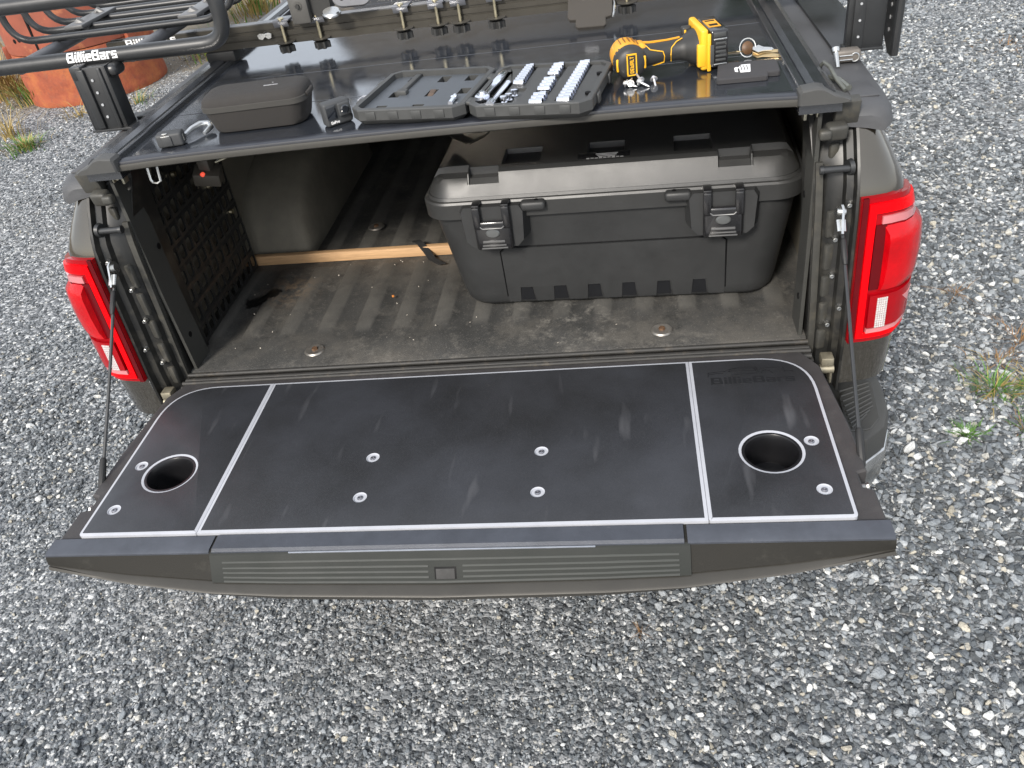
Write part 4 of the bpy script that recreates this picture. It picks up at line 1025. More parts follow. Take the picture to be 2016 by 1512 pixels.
# ---------------------------------------------------------------- wood strip, straps, small things in the bed
wd = thing('wood_strip', 'pale wooden strip lying across the bed floor beside the trunk', 'wood strip', (-.45, .588, -.0215))
mb = MB(); mb.box((0, 0, .0), (.80, .020, .030), rot=(0, 0, math.radians(-1.8)), bev=.0015); obj('strip', mb, WOOD, wd)
wd.location = (-.42, .586, -.0125)
mb = MB(); mb.ribbon([(-.275, .640, -.012), (-.262, .605, .009), (-.245, .583, .008), (-.225, .560, -.006), (-.205, .530, -.018), (-.17, .50, -.0205)], (1, .25, 0), .022, .002)
st = obj('strap', mb, STRAP); tag(st, 'black webbing strap draped over the wooden strip', 'strap')
mb = MB(); mb.ribbon([(-.10, .60, .50), (-.09, .55, .44), (-.075, .49, .372), (-.045, .44, .3735), (-.005, .395, .3735)], (1, .45, 0), .030, .002)
mb.ribbon([(-.005, .395, .3735), (.03, .43, .376), (.06, .50, .40), (.08, .58, .46)], (.3, 1, 0), .028, .002)
st = obj('strap', mb, STRAPG); tag(st, 'grey brown webbing strap hanging onto the trunk lid', 'strap')
mb = MB(); mb.box((-.088, .545, .438), (.045, .010, .026), rot=(.6, 0, .4), bev=.003); obj('strap_buckle', mb, STRAPG, st)
# slotted panels on the bed walls
def molle(sd, y0=.150, y1=.575, nz=9, ny=10):
    mb = MB(); z0, z1 = -.02, .47; dy, dz = (y1 - y0) / ny, (z1 - z0) / nz; V = mb.bm.verts
    for layer_, xo in ((0, .768), (1, .772)):
        for i in range(ny):
            for j in range(nz):
                cy, cz = y0 + (i + .5) * dy, z0 + (j + .5) * dz
                out = [(cy + a * dy / 2, cz + b * dz / 2) for a, b in ((1, 1), (.5, 1), (0, 1), (-.5, 1), (-1, 1), (-1, .5), (-1, 0), (-1, -.5), (-1, -1), (-.5, -1), (0, -1), (.5, -1), (1, -1), (1, -.5), (1, 0), (1, .5))]
                inn = [(cy + math.copysign(abs(math.cos(t)) ** .5, math.cos(t)) * dy * .36, cz + math.copysign(abs(math.sin(t)) ** .5, math.sin(t)) * dz * .33) for t in [PI / 4 + 2 * PI * q / 16 for q in range(16)]]
                a = [V.new((sd * xo, y, z)) for y, z in out]; b = [V.new((sd * (xo - .0016), y, z)) for y, z in inn]
                for q in range(16): mb.face([a[q], a[(q + 1) % 16], b[(q + 1) % 16], b[q]], smooth=False)
                if layer_ == 0:
                    c = [V.new((sd * (xo + .004), y, z)) for y, z in inn]
                    for q in range(16): mb.face([b[q], b[(q + 1) % 16], c[(q + 1) % 16], c[q]])
    return mb
m1 = thing('slotted_panel', 'black slotted organiser panel on the bed wall beside the wooden strip', 'organiser panel', (-.77, .36, -.02))
obj('panel_plate', molle(-1), M('black organiser plate', (.016, .016, .0155), .36, 0, .2, 30, spec=.5), m1, world=True)
for (y, z) in ((.30, .40), (.52, .19), (.45, .30)):
    mb = MB(); mb.cyl((-.766, y, z), (-.757, y, z), .008, .007, 10); obj('panel_screw', mb, ZINC, m1, world=True)
lt = thing('work_light', 'small dark box with red indicator light under the bed cover', 'light', (-.655, .27, .40))
mb = MB(); mb.box((0, 0, .0), (.065, .05, .035), rot=(.3, .2, .2), bev=.004); mb.box((.0, .01, .03), (.03, .04, .05), bev=.004); obj('light_body', mb, M('brown grey housing', (.07, .062, .05), .5, 0, .1, 20), lt)
mb = MB(); mb.lathe([(.0055, -.004), (.0055, .002), (.0035, .004), (.0, .005)], 12, Matrix.Translation((.000, -.026, .012)) @ Euler((PI / 2, 0, 0)).to_matrix().to_4x4()); obj('indicator', mb, REDLED, lt)
ck = thing('rail_bracket', 'pale bent metal bracket under the cover edge near the red light', 'bracket', (-.58, .25, .45))
mb = MB(); mb.box((0, 0, .0), (.060, .022, .003), rot=(0, -.25, .1)); mb.box((.0, .010, .010), (.060, .003, .02), rot=(0, -.25, .1)); obj('bracket_plate', mb, M('bare clamp steel', (.4, .38, .3)), ck)

# ---------------------------------------------------------------- rack over the cover
rack = thing('bed_rack', 'black bed rack with cross bar and punched posts above the bed cover', 'rack', (0, .6, .50))
def robj(name, mb, mats, parent=None, **k): return obj(name, mb, mats, parent or rack, world=True, **k)
mb = MB(); pr = [(-.020, .5485), (.020, .5485), (.020, .604), (.008, .604), (.008, .599), (-.006, .599), (-.006, .604), (-.020, .604), (-.020, .590), (-.0165, .589), (-.0165, .584), (-.020, .583), (-.020, .570), (-.0175, .569), (-.0175, .5665), (-.020, .5655)]
mb.loft([[(x, .740 + a, z + .032) for a, z in pr] for x in (-1.06, -.6, 0, .6, .93)]); bar = robj('cross_bar', mb, RACKBR, ang=20)
fx = lambda u, v, w: (-.925 + u, .7195 - w, .6295 + v * .8)
robj('bar_lettering', lettering('BillieBars', .022, fx, width=.150), WHITE, bar)
mb = MB(); mb.box((-.06, .740, .6375), (1.9, .030, .0018)); robj('bar_top', mb, M('silver bar top', (.22, .225, .235), .3, .6, .1, 30), bar)
def perforated(mb, y0, y1, z0, z1, x, th, n):
    mb.box((x, (y0 + y1) / 2, (z0 + z1) / 2), (th, y1 - y0, z1 - z0), bev=.001)
# left post: punched channel on a foot plate
mb = MB()
mb.box((-.905, .350, .590), (.088, .004, .150), bev=.001)                       # web, facing back
mb.box((-.951, .372, .590), (.004, .048, .150), bev=.001); mb.box((-.862, .372, .590), (.004, .048, .150), bev=.001)
mb.box((-.925, .346, .590), (.020, .012, .145), bev=.003); mb.box((-.876, .346, .590), (.010, .010, .145), bev=.003)
post = robj('rack_post', mb, RACKM)
mb = MB(); mb.box((-.880, .40, .5125), (.150, .12, .006), bev=.001); mb.box((-.83, .43, .517), (.06, .06, .010), bev=.002); robj('foot_plate', mb, RACKM, post)
mb = MB(); mb.box((-.90, .385, .648), (.12, .055, .030), bev=.012, seg=3); mb.box((-.935, .36, .655), (.03, .035, .03), bev=.003); robj('post_clamp', mb, RACKM, post)
for i in range(4):
    mb = MB(); mb.cyl((-.902, .3475, .545 + i * .030), (-.902, .3450, .545 + i * .030), .0035, .0035, 8); robj('punched_hole', mb, M('pale daylight hole', (.33, .34, .35), .6, 0, .1), post)
# right posts: plates with round holes standing on the rail
mb = MB(); mb.box((.895, .66, .5115), (.095, .56, .007), bev=.001); fp = robj('foot_plate', mb, RACKM)
mb = MB(); mb.box((.905, .352, .60), (.078, .004, .17), bev=.001); mb.box((.944, .385, .60), (.004, .066, .17), bev=.001); mb.box((.874, .372, .60), (.004, .045, .17), bev=.001)
mb.box((.889, .3485, .600), (.024, .008, .165), bev=.002); mb.box((.905, .365, .5175), (.08, .05, .006), bev=.001)
post2 = robj('rack_post', mb, RACKM)
mb = MB(); secs = [[(x, .33, .515), (x, .345, .497), (x, .37, .497), (x, .47, .565), (x, .47, .70), (x, .33, .70)] for x in (.962, .966)]; mb.loft(secs)
mb.tube([(.968, .335, .70), (.968, .335, .60), (.968, .338, .500)], .009, 8); pl2 = robj('side_plate', mb, RACKM)
for i in range(5):
    for (yy, zz) in ((.375, .545), (.41, .575)):
        mb = MB(); mb.cyl((.9615, yy, zz + i * .026), (.9605, yy, zz + i * .026), .0045, .0045, 10); robj('punched_hole', mb, MATS['pale daylight hole'], pl2)
for i in range(4):
    mb = MB(); mb.cyl((.890, .3442, .545 + i * .034), (.890, .3430, .545 + i * .034), .0028, .0028, 8); robj('punched_hole', mb, MATS['pale daylight hole'], post2)
mb = MB(); mb.tube([(.885, .50, .70), (.893, .47, .62), (.900, .43, .585), (.915, .405, .575)], [.014, .014, .013, .006], 8); robj('cable_loop', mb, RUBBER, post2)
lk = thing('rack_lock', 'silver folding pin lock on the bed rail at the foot of the rack post', 'lock', (.86, .30, .508))
mb = MB(); mb.box((.862, .305, .5215), (.050, .030, .026), bev=.006, seg=3); obj('lock_body', mb, M('dusty lock casting', (.14, .125, .11), .5, .2, .15, 40), lk, world=True)
mb = MB(); out = arcpts((.845, .288), (.842, .288), (.842, .288), .001, 1)
lp = [(.842, .2895, .515), (.870, .2895, .515)] + [(.874 + .0085 * math.cos(a), .2895, .5195 + .0085 * math.sin(a)) for a in np.linspace(-2.2, 2.2, 12)] + [(.870, .2895, .524), (.842, .2895, .524)]
mb.tube(lp, .0016, 6); obj('pin_wire', mb, STEEL, lk, world=True)
mb = MB(); mb.cyl((.836, .30, .532), (.836, .27, .506), .006, .005, 10); mb.cyl((.836, .305, .536), (.836, .298, .530), .010, .009, 12); obj('lock_pin', mb, STEEL, lk, world=True)
lp2 = thing('rail_hook', 'clear grey bent hook at the back end of the cover rail', 'hook', (.80, .19, .51))
mb = MB(); mb.tube([(.786, .215, .530), (.792, .205, .542), (.800, .185, .538), (.808, .15, .522), (.818, .115, .511)], .0042, 8); mb.tube([(.806, .20, .512), (.815, .16, .518), (.826, .12, .513)], .0065, 8); obj('hook_rod', mb, M('grey clear plastic', (.09, .095, .085), .25, 0, .2, 40), lp2, world=True)

# cargo basket beside the bed
bas = thing('cargo_basket', 'black tubular cargo basket with bent rods mounted over the bed side', 'basket', (-.9, .6, .64))
def kobj(name, mb, mats, parent=None, **k): return obj(name, mb, mats, parent or bas, world=True, **k)
def bend(p0, p1, p2, r, n=7):
    p0, p1, p2 = Vector(p0), Vector(p1), Vector(p2); a = (p0 - p1).normalized(); b = (p2 - p1).normalized()
    return [(p1 + a * r) * (1 - t) ** 2 + (p1) * 2 * t * (1 - t) + (p1 + b * r) * t ** 2 for t in [i / n for i in range(n + 1)]]
YT = .405
loop = [Vector((-1.60, YT, .6745))] + bend((-1.6, YT, .6745), (-.556, YT, .6745), (-.556, YT, .85), .062) + bend((-.556, YT, .6745), (-.556, YT, .807), (-1.6, YT, .807), .05) + [Vector((-1.60, YT, .813))]
mb = MB(); mb.tube(loop, .0185, 16); fr_ = kobj('frame_tube', mb, RACKM, ang=60)
def ontube(u, v, w):
    a = math.radians(232) + v / .0185 * 1.0        # around the tube, towards the camera and up
    a = PI + math.radians(-28) - v / .0185
    r = .0187 + w
    return (-.905 + u, YT + r * math.cos(a), .6745 + r * math.sin(a))
kobj('tube_lettering', lettering('BillieBars', .0245, ontube, width=.134, th=.0006), WHITE, fr_)
for i, y in enumerate((.60, .695, .79, .885, .98)):
    pts = [Vector((-1.245, y, .815))] + bend((-1.245, y, .815), (-1.245, y, .690), (-.6, y, .690), .07) + bend((-1.2, y, .69), (-.640, y, .690), (-.640, y, .80), .055) + [Vector((-.640, y, .815))]
    mb = MB(); mb.tube(pts, .0095, 10); kobj('basket_rod', mb, RACKM, ang=60)
for x in (-1.12, -.815):
    mb = MB(); mb.tube([(x, YT, .668), (x, .6, .668), (x, 1.02, .668)], .0155, 12); kobj('cross_tube', mb, M('grey powder coat tube', (.10, .10, .105), .42, 0, .1, 25), ang=60)
for x, y in ((-1.085, .74), (-.735, .70)):
    c_ = kobj('rod_clamp', (lambda mb: (mb.box((x, y, .702), (.055, .20, .010), bev=.003), mb.tube([(x - .02, y + .05, .695), (x, y + .05, .712), (x + .02, y + .05, .695)], .009, 8), mb.tube([(x - .02, y - .06, .69), (x, y - .06, .708), (x + .02, y - .06, .69)], .012, 8), mb)[-1])(MB()), M('grey clamp plastic', (.10, .10, .10), .4, 0, .1, 25))
mb = MB(); mb.tube([(-1.245, .40, .81), (-1.245, 1.05, .81)], .014, 12); mb.tube([(-.640, .45, .815), (-.640, 1.05, .815)], .0085, 12); kobj('top_rail', mb, RACKM, ang=60)
mb = MB(); mb.box((-.955, .40, .646), (.028, .03, .022), bev=.004); kobj('mount_lug', mb, RUBBER)
mb = MB(); mb.box((-.735, .750, .566), (.085, .075, .028), bev=.005); kobj('mount_block', mb, RUBBER)

# clamp bolts with star knobs along the bar
def clamp_bolt():
    t = thing('clamp_bolt', '', 'clamp', (0, .72, .592), (.0, 0, 0), 'star knob clamp bolts along the rack bar')
    mb = MB(); mb.box((0, .012, .0500), (.046, .048, .004), bev=.001); mb.box((0, -.0135, .042), (.042, .003, .016), rot=(.35, 0, 0), bev=.001); obj('clamp_plate', mb, M('grey anodised plate', (.16, .165, .18), .35, .5, .1, 30), t)
    mb = MB(); mb.cyl((0, -.010, .052), (0, -.012, -.004), .0042, .0042, 10); mb.lathe([(0, .0575), (.006, .0575), (.009, .055), (.0085, .052)], 12, Matrix.Translation((0, -.006, 0))); obj('bolt_rod', mb, ZINC, t)
    mb = MB(); st_ = []
    for i in range(36):
        a = 2 * PI * i / 36; r = .0185 + .0045 * math.cos(6 * a); st_.append((r * math.cos(a), r * math.sin(a)))
    mb.prism(st_, -.030, -.012, mat=Matrix.Translation((0, -.012, 0)), ch=.002); kn = obj('star_knob', mb, TOOLBK, t, ang=30)
    mb = MB(); mb.lathe([(.006, -.012), (.024, -.0065), (.026, -.004), (.006, -.0035)], 18, Matrix.Translation((0, -.012, 0))); obj('knob_washer', mb, M('dull washer', (.07, .065, .055), .5, .3, .15, 40), kn)
    return t
cb0 = clamp_bolt()
spots = [(-.533, 'star knob clamp on the bar just right of the wing nut'), (-.432, 'star knob clamp on the bar under the pedal shaped plate'), (-.197, 'star knob clamp standing alone on the middle of the bar'), (-.102, 'left star knob of the close pair on the bar'), (-.042, 'right star knob of the close pair on the bar'), (.055, 'star knob clamp on the bar left of the hanging neoprene sleeve'), (.398, 'star knob clamp on the bar right of the hanging neoprene sleeve')]
for i, (x, lab) in enumerate(spots):
    t = cb0 if i == 0 else copy_tree(cb0)
    t.location = (x, .72, .592); t['label'] = lab; t.rotation_euler = (0, 0, .05 * math.sin(i * 2.1))
mt_ = thing('fork_mount', 'grey block mount with perforated pedal shaped plate clamped on the bar', 'mount', (-.430, .735, .638))
mb = MB(); mb.box((-.035, -.035, .032), (.052, .030, .075), bev=.004); mb.cyl((-.035, -.052, .040), (-.035, -.048, .040), .011, .011, 14); obj('mount_block', mb, M('grey mount casting', (.075, .073, .068), .5, .1, .1, 30), mt_)
mb = MB(); mb.cyl((.015, -.03, .035), (.015, .03, .035), .032, .032, 20); mb.cyl((-.035, -.058, .040), (-.035, -.05, .040), .006, .006, 6); obj('mount_wheel', mb, TOOLBK, mt_)
mb = MB(); mb.prism(rrect(.050, .030, .026, 6), -.004, .004, mat=Matrix.Translation((.115, -.05, .052)) @ Euler((1.0, .1, .35)).to_matrix().to_4x4(), ch=.001); pd_ = obj('pedal_plate', mb, M('grey pedal plate', (.15, .15, .155), .5, .1, .1, 30), mt_)
mb = MB()
for i in range(3):
    for j in range(2):
        p_ = Matrix.Translation((.115, -.05, .052)) @ Euler((1.0, .1, .35)).to_matrix().to_4x4() @ Vector((-.026 + i * .024, -.010 + j * .02, .0042))
        mb.lathe([(.0, .0), (.0055, .0)], 10, Matrix.Translation(p_) @ Euler((1.0, .1, .35)).to_matrix().to_4x4())
obj('plate_hole', mb, DARKPR, pd_)
mb = MB(); mb.lathe([(.0, .006), (.022, .006), (.026, .002), (.026, -.002), (.0, -.002)], 20, Matrix.Translation((.055, -.06, .016)) @ Euler((.25, .05, 0)).to_matrix().to_4x4()); obj('lever_cap', mb, STEEL, mt_)
wg = thing('wing_nut', 'polished steel wing nut on the face of the rack bar', 'wing nut', (-.589, .717, .611))
mb = MB()
for s_ in (-1, 1): mb.prism([(0, -.004), (.012, -.008), (.020, -.002), (.019, .008), (.010, .009), (0, .004)], -.002, .002, mat=Matrix.Translation((0, -.006, 0)) @ Euler((PI / 2, .35, 0 if s_ > 0 else PI)).to_matrix().to_4x4(), ch=.0005)
mb.cyl((0, .004, 0), (0, -.012, 0), .007, .005, 10); obj('nut_body', mb, STEEL, wg)

# hanging can sleeve
hk = thing('can_sleeve', 'dark brown black neoprene can sleeve hanging from the rack bar', 'can sleeve', (.302, .668, .5745), (math.radians(-58), 0, math.radians(-2)))
mb = MB(); ol = [(-.057, .075), (-.057, -.003), (-.052, -.012), (-.036, -.014), (-.036, -.034), (-.030, -.040), (.036, -.042), (.042, -.036), (.041, -.014), (.055, -.010), (.058, .0), (.058, .075)]
mb.prism(ol, -.005, .005, mat=Euler((PI / 2, 0, 0)).to_matrix().to_4x4(), ch=.0015); sl = obj('sleeve_body', mb, FOAMB, hk)
mb = MB(); mb.prism(rrect(.018, .012, .006, 4, -.004, .062), .0052, .0058, mat=Euler((PI / 2, 0, 0)).to_matrix().to_4x4()); obj('sleeve_logo', mb, WHITE, sl)
mb = MB(); mb.tube([(.060, .004, .055), (.064, -.002, .03), (.062, -.002, .0), (.058, .004, -.008)], .003, 6); obj('sleeve_clip', mb, STEEL, sl)

# ---------------------------------------------------------------- things lying on the cover
TZ = CZ + .001
# open socket kit
KA = math.radians(-10.5)
kit = thing('socket_case', 'open dark grey socket set case lying flat on the bed cover', 'tool case', (.057, .050, TZ), (0, 0, KA))
def chamf(x0, x1, y0, y1, c): return [(x0 + c, y0), (x1 - c, y0), (x1, y0 + c), (x1, y1 - c), (x1 - c, y1), (x0 + c, y1), (x0, y1 - c), (x0, y0 + c)]
H = .034
def tray(x0, x1, deep, holes):
    """case half: chamfered outline, tapered foot, inner floor sunk by deep, dark sockets sunk into it"""
    mb = MB(); o = chamf(x0, x1, -.003, .262, .022); i_ = chamf(x0 + .012, x1 - .012, .011, .248, .014)
    secs = [[(x, y, .000) for x, y in inset_poly(o, .012)], [(x, y, .006) for x, y in inset_poly(o, .005)], [(x, y, .012) for x, y in o], [(x, y, H - .002) for x, y in o], [(x, y, H) for x, y in inset_poly(o, .002)], [(x, y, H) for x, y in i_], [(x, y, H - deep) for x, y in i_]]
    mb.loft(secs, caps=False); mb.poly(secs[0][::-1])
    loops = [[Vector((x, y, 0)) for x, y in i_]]; vv = [mb.bm.verts.new((x, y, H - deep)) for x, y in i_]
    for (cx, cy, hw, hd, dp) in holes:
        rg = [(cx - hw, cy - hd), (cx + hw, cy - hd), (cx + hw, cy + hd), (cx - hw, cy + hd)]
        a = [mb.bm.verts.new((x, y, H - deep)) for x, y in rg]; b = [mb.bm.verts.new((x, y, H - deep - dp)) for x, y in rg]
        for q in range(4): mb.face([a[q], a[(q + 1) % 4], b[(q + 1) % 4], b[q]], smooth=False)
        mb.face(b[::-1]); loops.append([v.co.copy() for v in a][::-1]); vv += a[::-1]
    mb.mi = 1
    for t in tessellate_polygon(loops): mb.face([vv[q] for q in t], smooth=False)
    return mb
hl = [(-.208, .040, .012, .016, .012), (-.205, .125, .012, .018, .012), (-.123, .040, .013, .017, .012), (-.120, .128, .010, .022, .012), (-.121, .218, .012, .020, .012), (-.056, .218, .012, .018, .012), (-.045, .132, .012, .018, .012), (-.205, .225, .006, .014, .010)]
lidh = obj('case_lid', tray(-.262, -.004, .012, hl), [KITM, KITIN], kit, ang=30)
mb = MB(); mb.box((-.193, .190, H - .011), (.014, .118, .012), bev=.002); mb.box((-.189, .128, H - .010), (.024, .018, .014), bev=.002); obj('lid_rib', mb, KITM, lidh)
mb = MB()
for (x, y0, y1) in ((-.162, .02, .10), (-.122, .062, .100), (-.122, .155, .195)): mb.box((x, (y0 + y1) / 2, H - .0158), (.0014, y1 - y0, .001))
obj('lid_groove', mb, DARKPR, lidh)
rows_r = [(.0285, .15, .012, .075, .010), (.0285, .040, .018, .020, .010), (.0545, .075, .010, .074, .008), (.0775, .195, .015, .056, .006), (.084, .030, .010, .018, .005), (.094, .085, .010, .026, .005), (.146, .128, .017, .120, .006), (.200, .135, .017, .119, .006)]
basep = obj('case_base', tray(.004, .262, .005, rows_r), [KITM, KITM], kit, ang=30)
for hx in (.07, .165):
    mb = MB(); mb.box((hx - .068, .0, 0) if False else (0, .04 + (hx - .07) * 1.6, H - .004), (.012, .030, .008), bev=.003); obj('case_hinge', mb, KITM, kit)
for half, nm in ((-.133, lidh), (.133, basep)):
    for i in range(4):
        mb = MB(); mb.box((half - .078 + i * .052, -.0035, .022), (.022, .003, .016), bev=.001); obj('grip_rib', mb, KITM, nm)
for y in (.07, .19):
    mb = MB(); mb.box((.264, y, .018), (.006, .022, .020), bev=.002); obj('case_latch', mb, KITM, basep); mb = MB(); mb.box((-.266, y, .028), (.010, .024, .006), bev=.002); obj('case_latch', mb, KITM, lidh)
for y in (.055, .175):
    mb = MB(); mb.cyl((.246, y, H - .004), (.246, y, H + .0004), .006, .006, 12); obj('peg_hole', mb, DARKPR, basep)
KM = Matrix.Translation((.057, .050, TZ)) @ Euler((0, 0, KA)).to_matrix().to_4x4()
def kloc(x, y, z): return KM @ Vector((x, y, z))
def socket_mesh(name, r, L_):
    mb = MB(); mt = Euler((0, PI / 2, 0)).to_matrix().to_4x4()
    mb.lathe([(0, -L_ / 2), (r * .55, -L_ / 2), (r * .62, -L_ / 2), (r * .8, -L_ / 2), (r * .84, -L_ / 2 + .001), (r * .84, -L_ * .05), (r * .97, .0), (r, L_ * .1), (r, L_ / 2 - .001), (r * .93, L_ / 2), (r * .70, L_ / 2), (r * .66, L_ / 2 - .006), (0, L_ / 2 - .006)], 14, mt)
    return mb
def place_socket(x, y, r, L_, lab, grp):
    o = obj('socket', socket_mesh('socket', r, L_), POLISH, ang=30); p = kloc(x, y, H - .005 + r * .42)
    o.location = p; o.rotation_euler = (0, 0, KA); tag(o, lab, 'socket', grp); return o
y = .012; k_ = 0
for (x0, x1, ys, ye, rows_n, lab, L0, L1) in ((.150, .142, .010, .246, 13, 'chrome socket in the middle row of the open case', .027, .023), (.205, .199, .016, .254, 14, 'chrome socket along the right edge of the case', .026, .022), (.081, .076, .134, .246, 8, 'small chrome socket in the row next to the ratchet', .022, .018)):
    for i in range(rows_n):
        t = i / (rows_n - 1)
        if x0 > .14 and i in (3, 8) and x0 < .18: continue
        k_ = 0 if i == 0 else k_ + 1
        nth = ('front', 'second', 'third', 'fourth', 'fifth', 'sixth', 'seventh', 'eighth', 'ninth', 'tenth', 'eleventh', 'twelfth', 'thirteenth', 'fourteenth')[k_]
        place_socket(x0 + (x1 - x0) * t, ys + (ye - ys) * t, .0092 - .0022 * t, L0 + (L1 - L0) * t, ('frontmost ' if k_ == 0 else nth + ' ') + lab + ('' if k_ == 0 else ', counted from the front'), 'chrome sockets in rows in the open case')
for (x, y, lab) in ((.080, .022, 'small upright chrome adapter at the front of the socket case'), (.087, .036, 'second upright chrome adapter, behind the front one in the case'), (.092, .060, 'flanged chrome adapter behind the two small ones in the case')):
    o = obj('adapter', (lambda mb: (mb.lathe([(0, -.004), (.0065, -.004), (.0065, .002), (.0042, .004), (.0042, .010), (.0075, .0115), (.0075, .0145), (.004, .0155), (0, .0155)], 14), mb)[-1])(MB()), POLISH, ang=30)
    o.location = kloc(x, y, H - .004); tag(o, lab, 'adapter', 'chrome adapters in the socket case')
rt = thing('ratchet_wrench', 'chrome ratchet wrench lying in the open socket case', 'ratchet', kloc(.029, .10, H - .003), (0, 0, KA))
mb = MB(); mb.lathe([(0, .010), (.012, .010), (.0155, .007), (.0155, -.006), (.012, -.009), (0, -.009)], 20, Matrix.Translation((0, -.062, .004))); mb.lathe([(0, .0155), (.006, .0155), (.007, .010)], 12, Matrix.Translation((0, -.062, .004))); obj('ratchet_head', mb, POLISH, rt, ang=30)
mb = MB(); mb.tube([(0, -.05, .004), (0, -.03, .004), (0, .0, .004), (0, .03, .004), (0, .034, .004), (.0, .098, .004), (0, .105, .004)], [.0095, .0062, .0058, .0065, .0085, .0085, .006], 12); obj('ratchet_handle', mb, POLISH, rt, ang=40)
ex = thing('extension_bar', 'straight chrome extension bar lying beside the ratchet in the case', 'extension bar', kloc(.055, .075, H - .001), (0, 0, KA - .01))
mb = MB(); mb.tube([(0, -.072, 0), (0, -.056, 0), (0, -.052, 0), (0, .058, 0), (0, .060, 0), (0, .068, 0)], [.0088, .0088, .0050, .0050, .0062, .0050], 12); obj('bar_shaft', mb, POLISH, ex, ang=40)
cl = obj('bit_holder', (lambda mb: (mb.cyl((0, -.018, 0), (0, .018, .004), .0055, .0050, 10), mb.box((0, .012, .004), (.014, .014, .008), bev=.002), mb)[-1])(MB()), POLISH); cl.location = kloc(-.048, .066, H - .010); cl.rotation_euler = (0, 0, KA); tag(cl, 'short bright bit holder lying in the empty half of the case', 'bit holder')
bb = obj('wood_chip', (lambda mb: (mb.box((0, 0, 0), (.014, .036, .008), rot=(.1, .1, .1), bev=.003), mb)[-1])(MB()), M('brown chip', (.08, .055, .04), .8, 0, .3, 60)); bb.location = kloc(-.120, .128, H - .015); bb.rotation_euler = (0, 0, KA); tag(bb, 'brown chip lying in a slot of the empty case half', 'chip')
cf = obj('foil_scrap', (lambda mb: (mb.loft([[(-.018, 0, 0), (.012, .004, .002), (.016, .016, .008), (-.012, .018, .004)], [(-.016, 0, .008), (.014, .005, .012), (.012, .018, .015), (-.010, .017, .012)]]), mb.tube([(-.01, .008, .01), (-.022, .02, .014), (-.012, .03, .018), (.0, .026, .02)], .0018, 5), mb)[-1])(MB()), M('crumpled grey plastic', (.32, .33, .36), .4, 0, .2, 60)); cf.location = (-.193, .205, TZ); tag(cf, 'crumpled grey plastic scrap with a wire beside the tool case', 'scrap')

# zipped hard case
zc = thing('hard_case', 'long black fabric zip case with rounded corners on the bed cover', 'case', (-.428, .186, TZ), (0, 0, math.radians(3))); zc.scale = (.86, .88, .95)
mb = MB(); secs = []
for z, hw, hd, r in ((.0, .112, .050, .034), (.003, .121, .058, .038), (.012, .125, .061, .040), (.050, .136, .066, .040), (.051, .138, .068, .041)): secs.append([(x, y, z) for x, y in rrect(hw, hd, r, 6)])
mb.loft(secs); obj('case_shell', mb, FELT, zc, ang=50)
mb = MB(); mb.loft([[(x, y, z) for x, y in rrect(hw, hd, r, 6)] for z, hw, hd, r in ((.0505, .1375, .0675, .037), (.052, .1395, .0695, .037), (.0635, .1395, .0695, .037), (.065, .1375, .0675, .037))]); obj('zip_band', mb, CASEBAND, zc, ang=40)
mb = MB(); mb.loft([[(x, y, z) for x, y in rrect(hw, hd, r, 6)] for z, hw, hd, r in ((.0645, .138, .068, .037), (.074, .136, .066, .036), (.082, .128, .058, .034), (.0855, .112, .044, .03))]); ld = obj('case_top', mb, FELT, zc, ang=50)
mb = MB()
for i in range(9): mb.box((.030 + i * .0042, -.010, .0858), (.0032, .0040 if i % 3 else .0055, .0008))
mb.box((.047, .010, .0858), (.003, .003, .0008)); obj('case_print', mb, GREYPR, ld)
mb = MB(); mb.tube([(.1385, .02, .062), (.146, .0, .066), (.146, -.02, .066), (.139, -.035, .062)], .005, 8); obj('case_loop', mb, FELT, zc)

# action cameras
def action_cam(loc, rz, label, big):
    t = thing('action_camera', label, 'camera', loc, (0, 0, rz)); w, d, h = (.062, .030, .050) if big else (.058, .032, .030)
    mb = MB(); mb.box((0, 0, h / 2), (w, d, h), bev=.006, seg=4); b = obj('camera_body', mb, CAMM, t)
    return t, b, w, d, h
t, b, w, d, h = action_cam((-.238, .128, TZ), math.radians(38), 'square grey action camera standing between the zip case and the tool case', True)
mb = MB(); mb.box((.013, -d / 2 - .003, .032), (.028, .008, .028), bev=.003, seg=3); lh_ = obj('lens_ring', mb, CAMM, b)
mb = MB(); mb.lathe([(0, .003), (.007, .003), (.0095, .001), (.0095, -.002)], 18, Matrix.Translation((.013, -d / 2 - .0065, .032)) @ Euler((PI / 2, 0, 0)).to_matrix().to_4x4()); obj('lens_glass', mb, GLASS, lh_)
mb = MB(); mb.box((-.016, -d / 2 - .0006, .030), (.022, .002, .030), bev=.0008); obj('front_screen', mb, GLASS, b)
obj('camera_lettering', lettering('GoPro', .0055, lambda u, v, w_: (-.012 + u, -d / 2 - .0006 - w_, .0085 + v), width=.019, th=.0005), WHITE, b)
obj('side_number', lettering('10', .012, lambda u, v, w_: (w / 2 + .0002 + w_, -.004 + v * .9, .036 + u), width=.013, th=.0005), WHITE, b)
mb = MB(); mb.box((w / 2 + .0004, .0, .010), (.002, .020, .008), bev=.001); obj('side_latch', mb, CAMM, b)
t, b, w, d, h = action_cam((-.612, .092, TZ), math.radians(10), 'small grey action camera lying by the left end of the cover edge', False)
mb = MB(); mb.box((-.004, -d / 2 - .001, .014), (.020, .004, .020), bev=.0015); obj('mount_plate', mb, CAMM, b)
mb = MB(); mb.box((-.006, -d / 2 + .003, h + .0003), (.012, .006, .002), bev=.0008); mb.box((-.006, -d / 2 - .0008, .025), (.020, .003, .0025), bev=.0008); mb.box((w / 2 + .0005, -.006, .016), (.002, .004, .014)); obj('bright_trim', mb, STEEL, b)
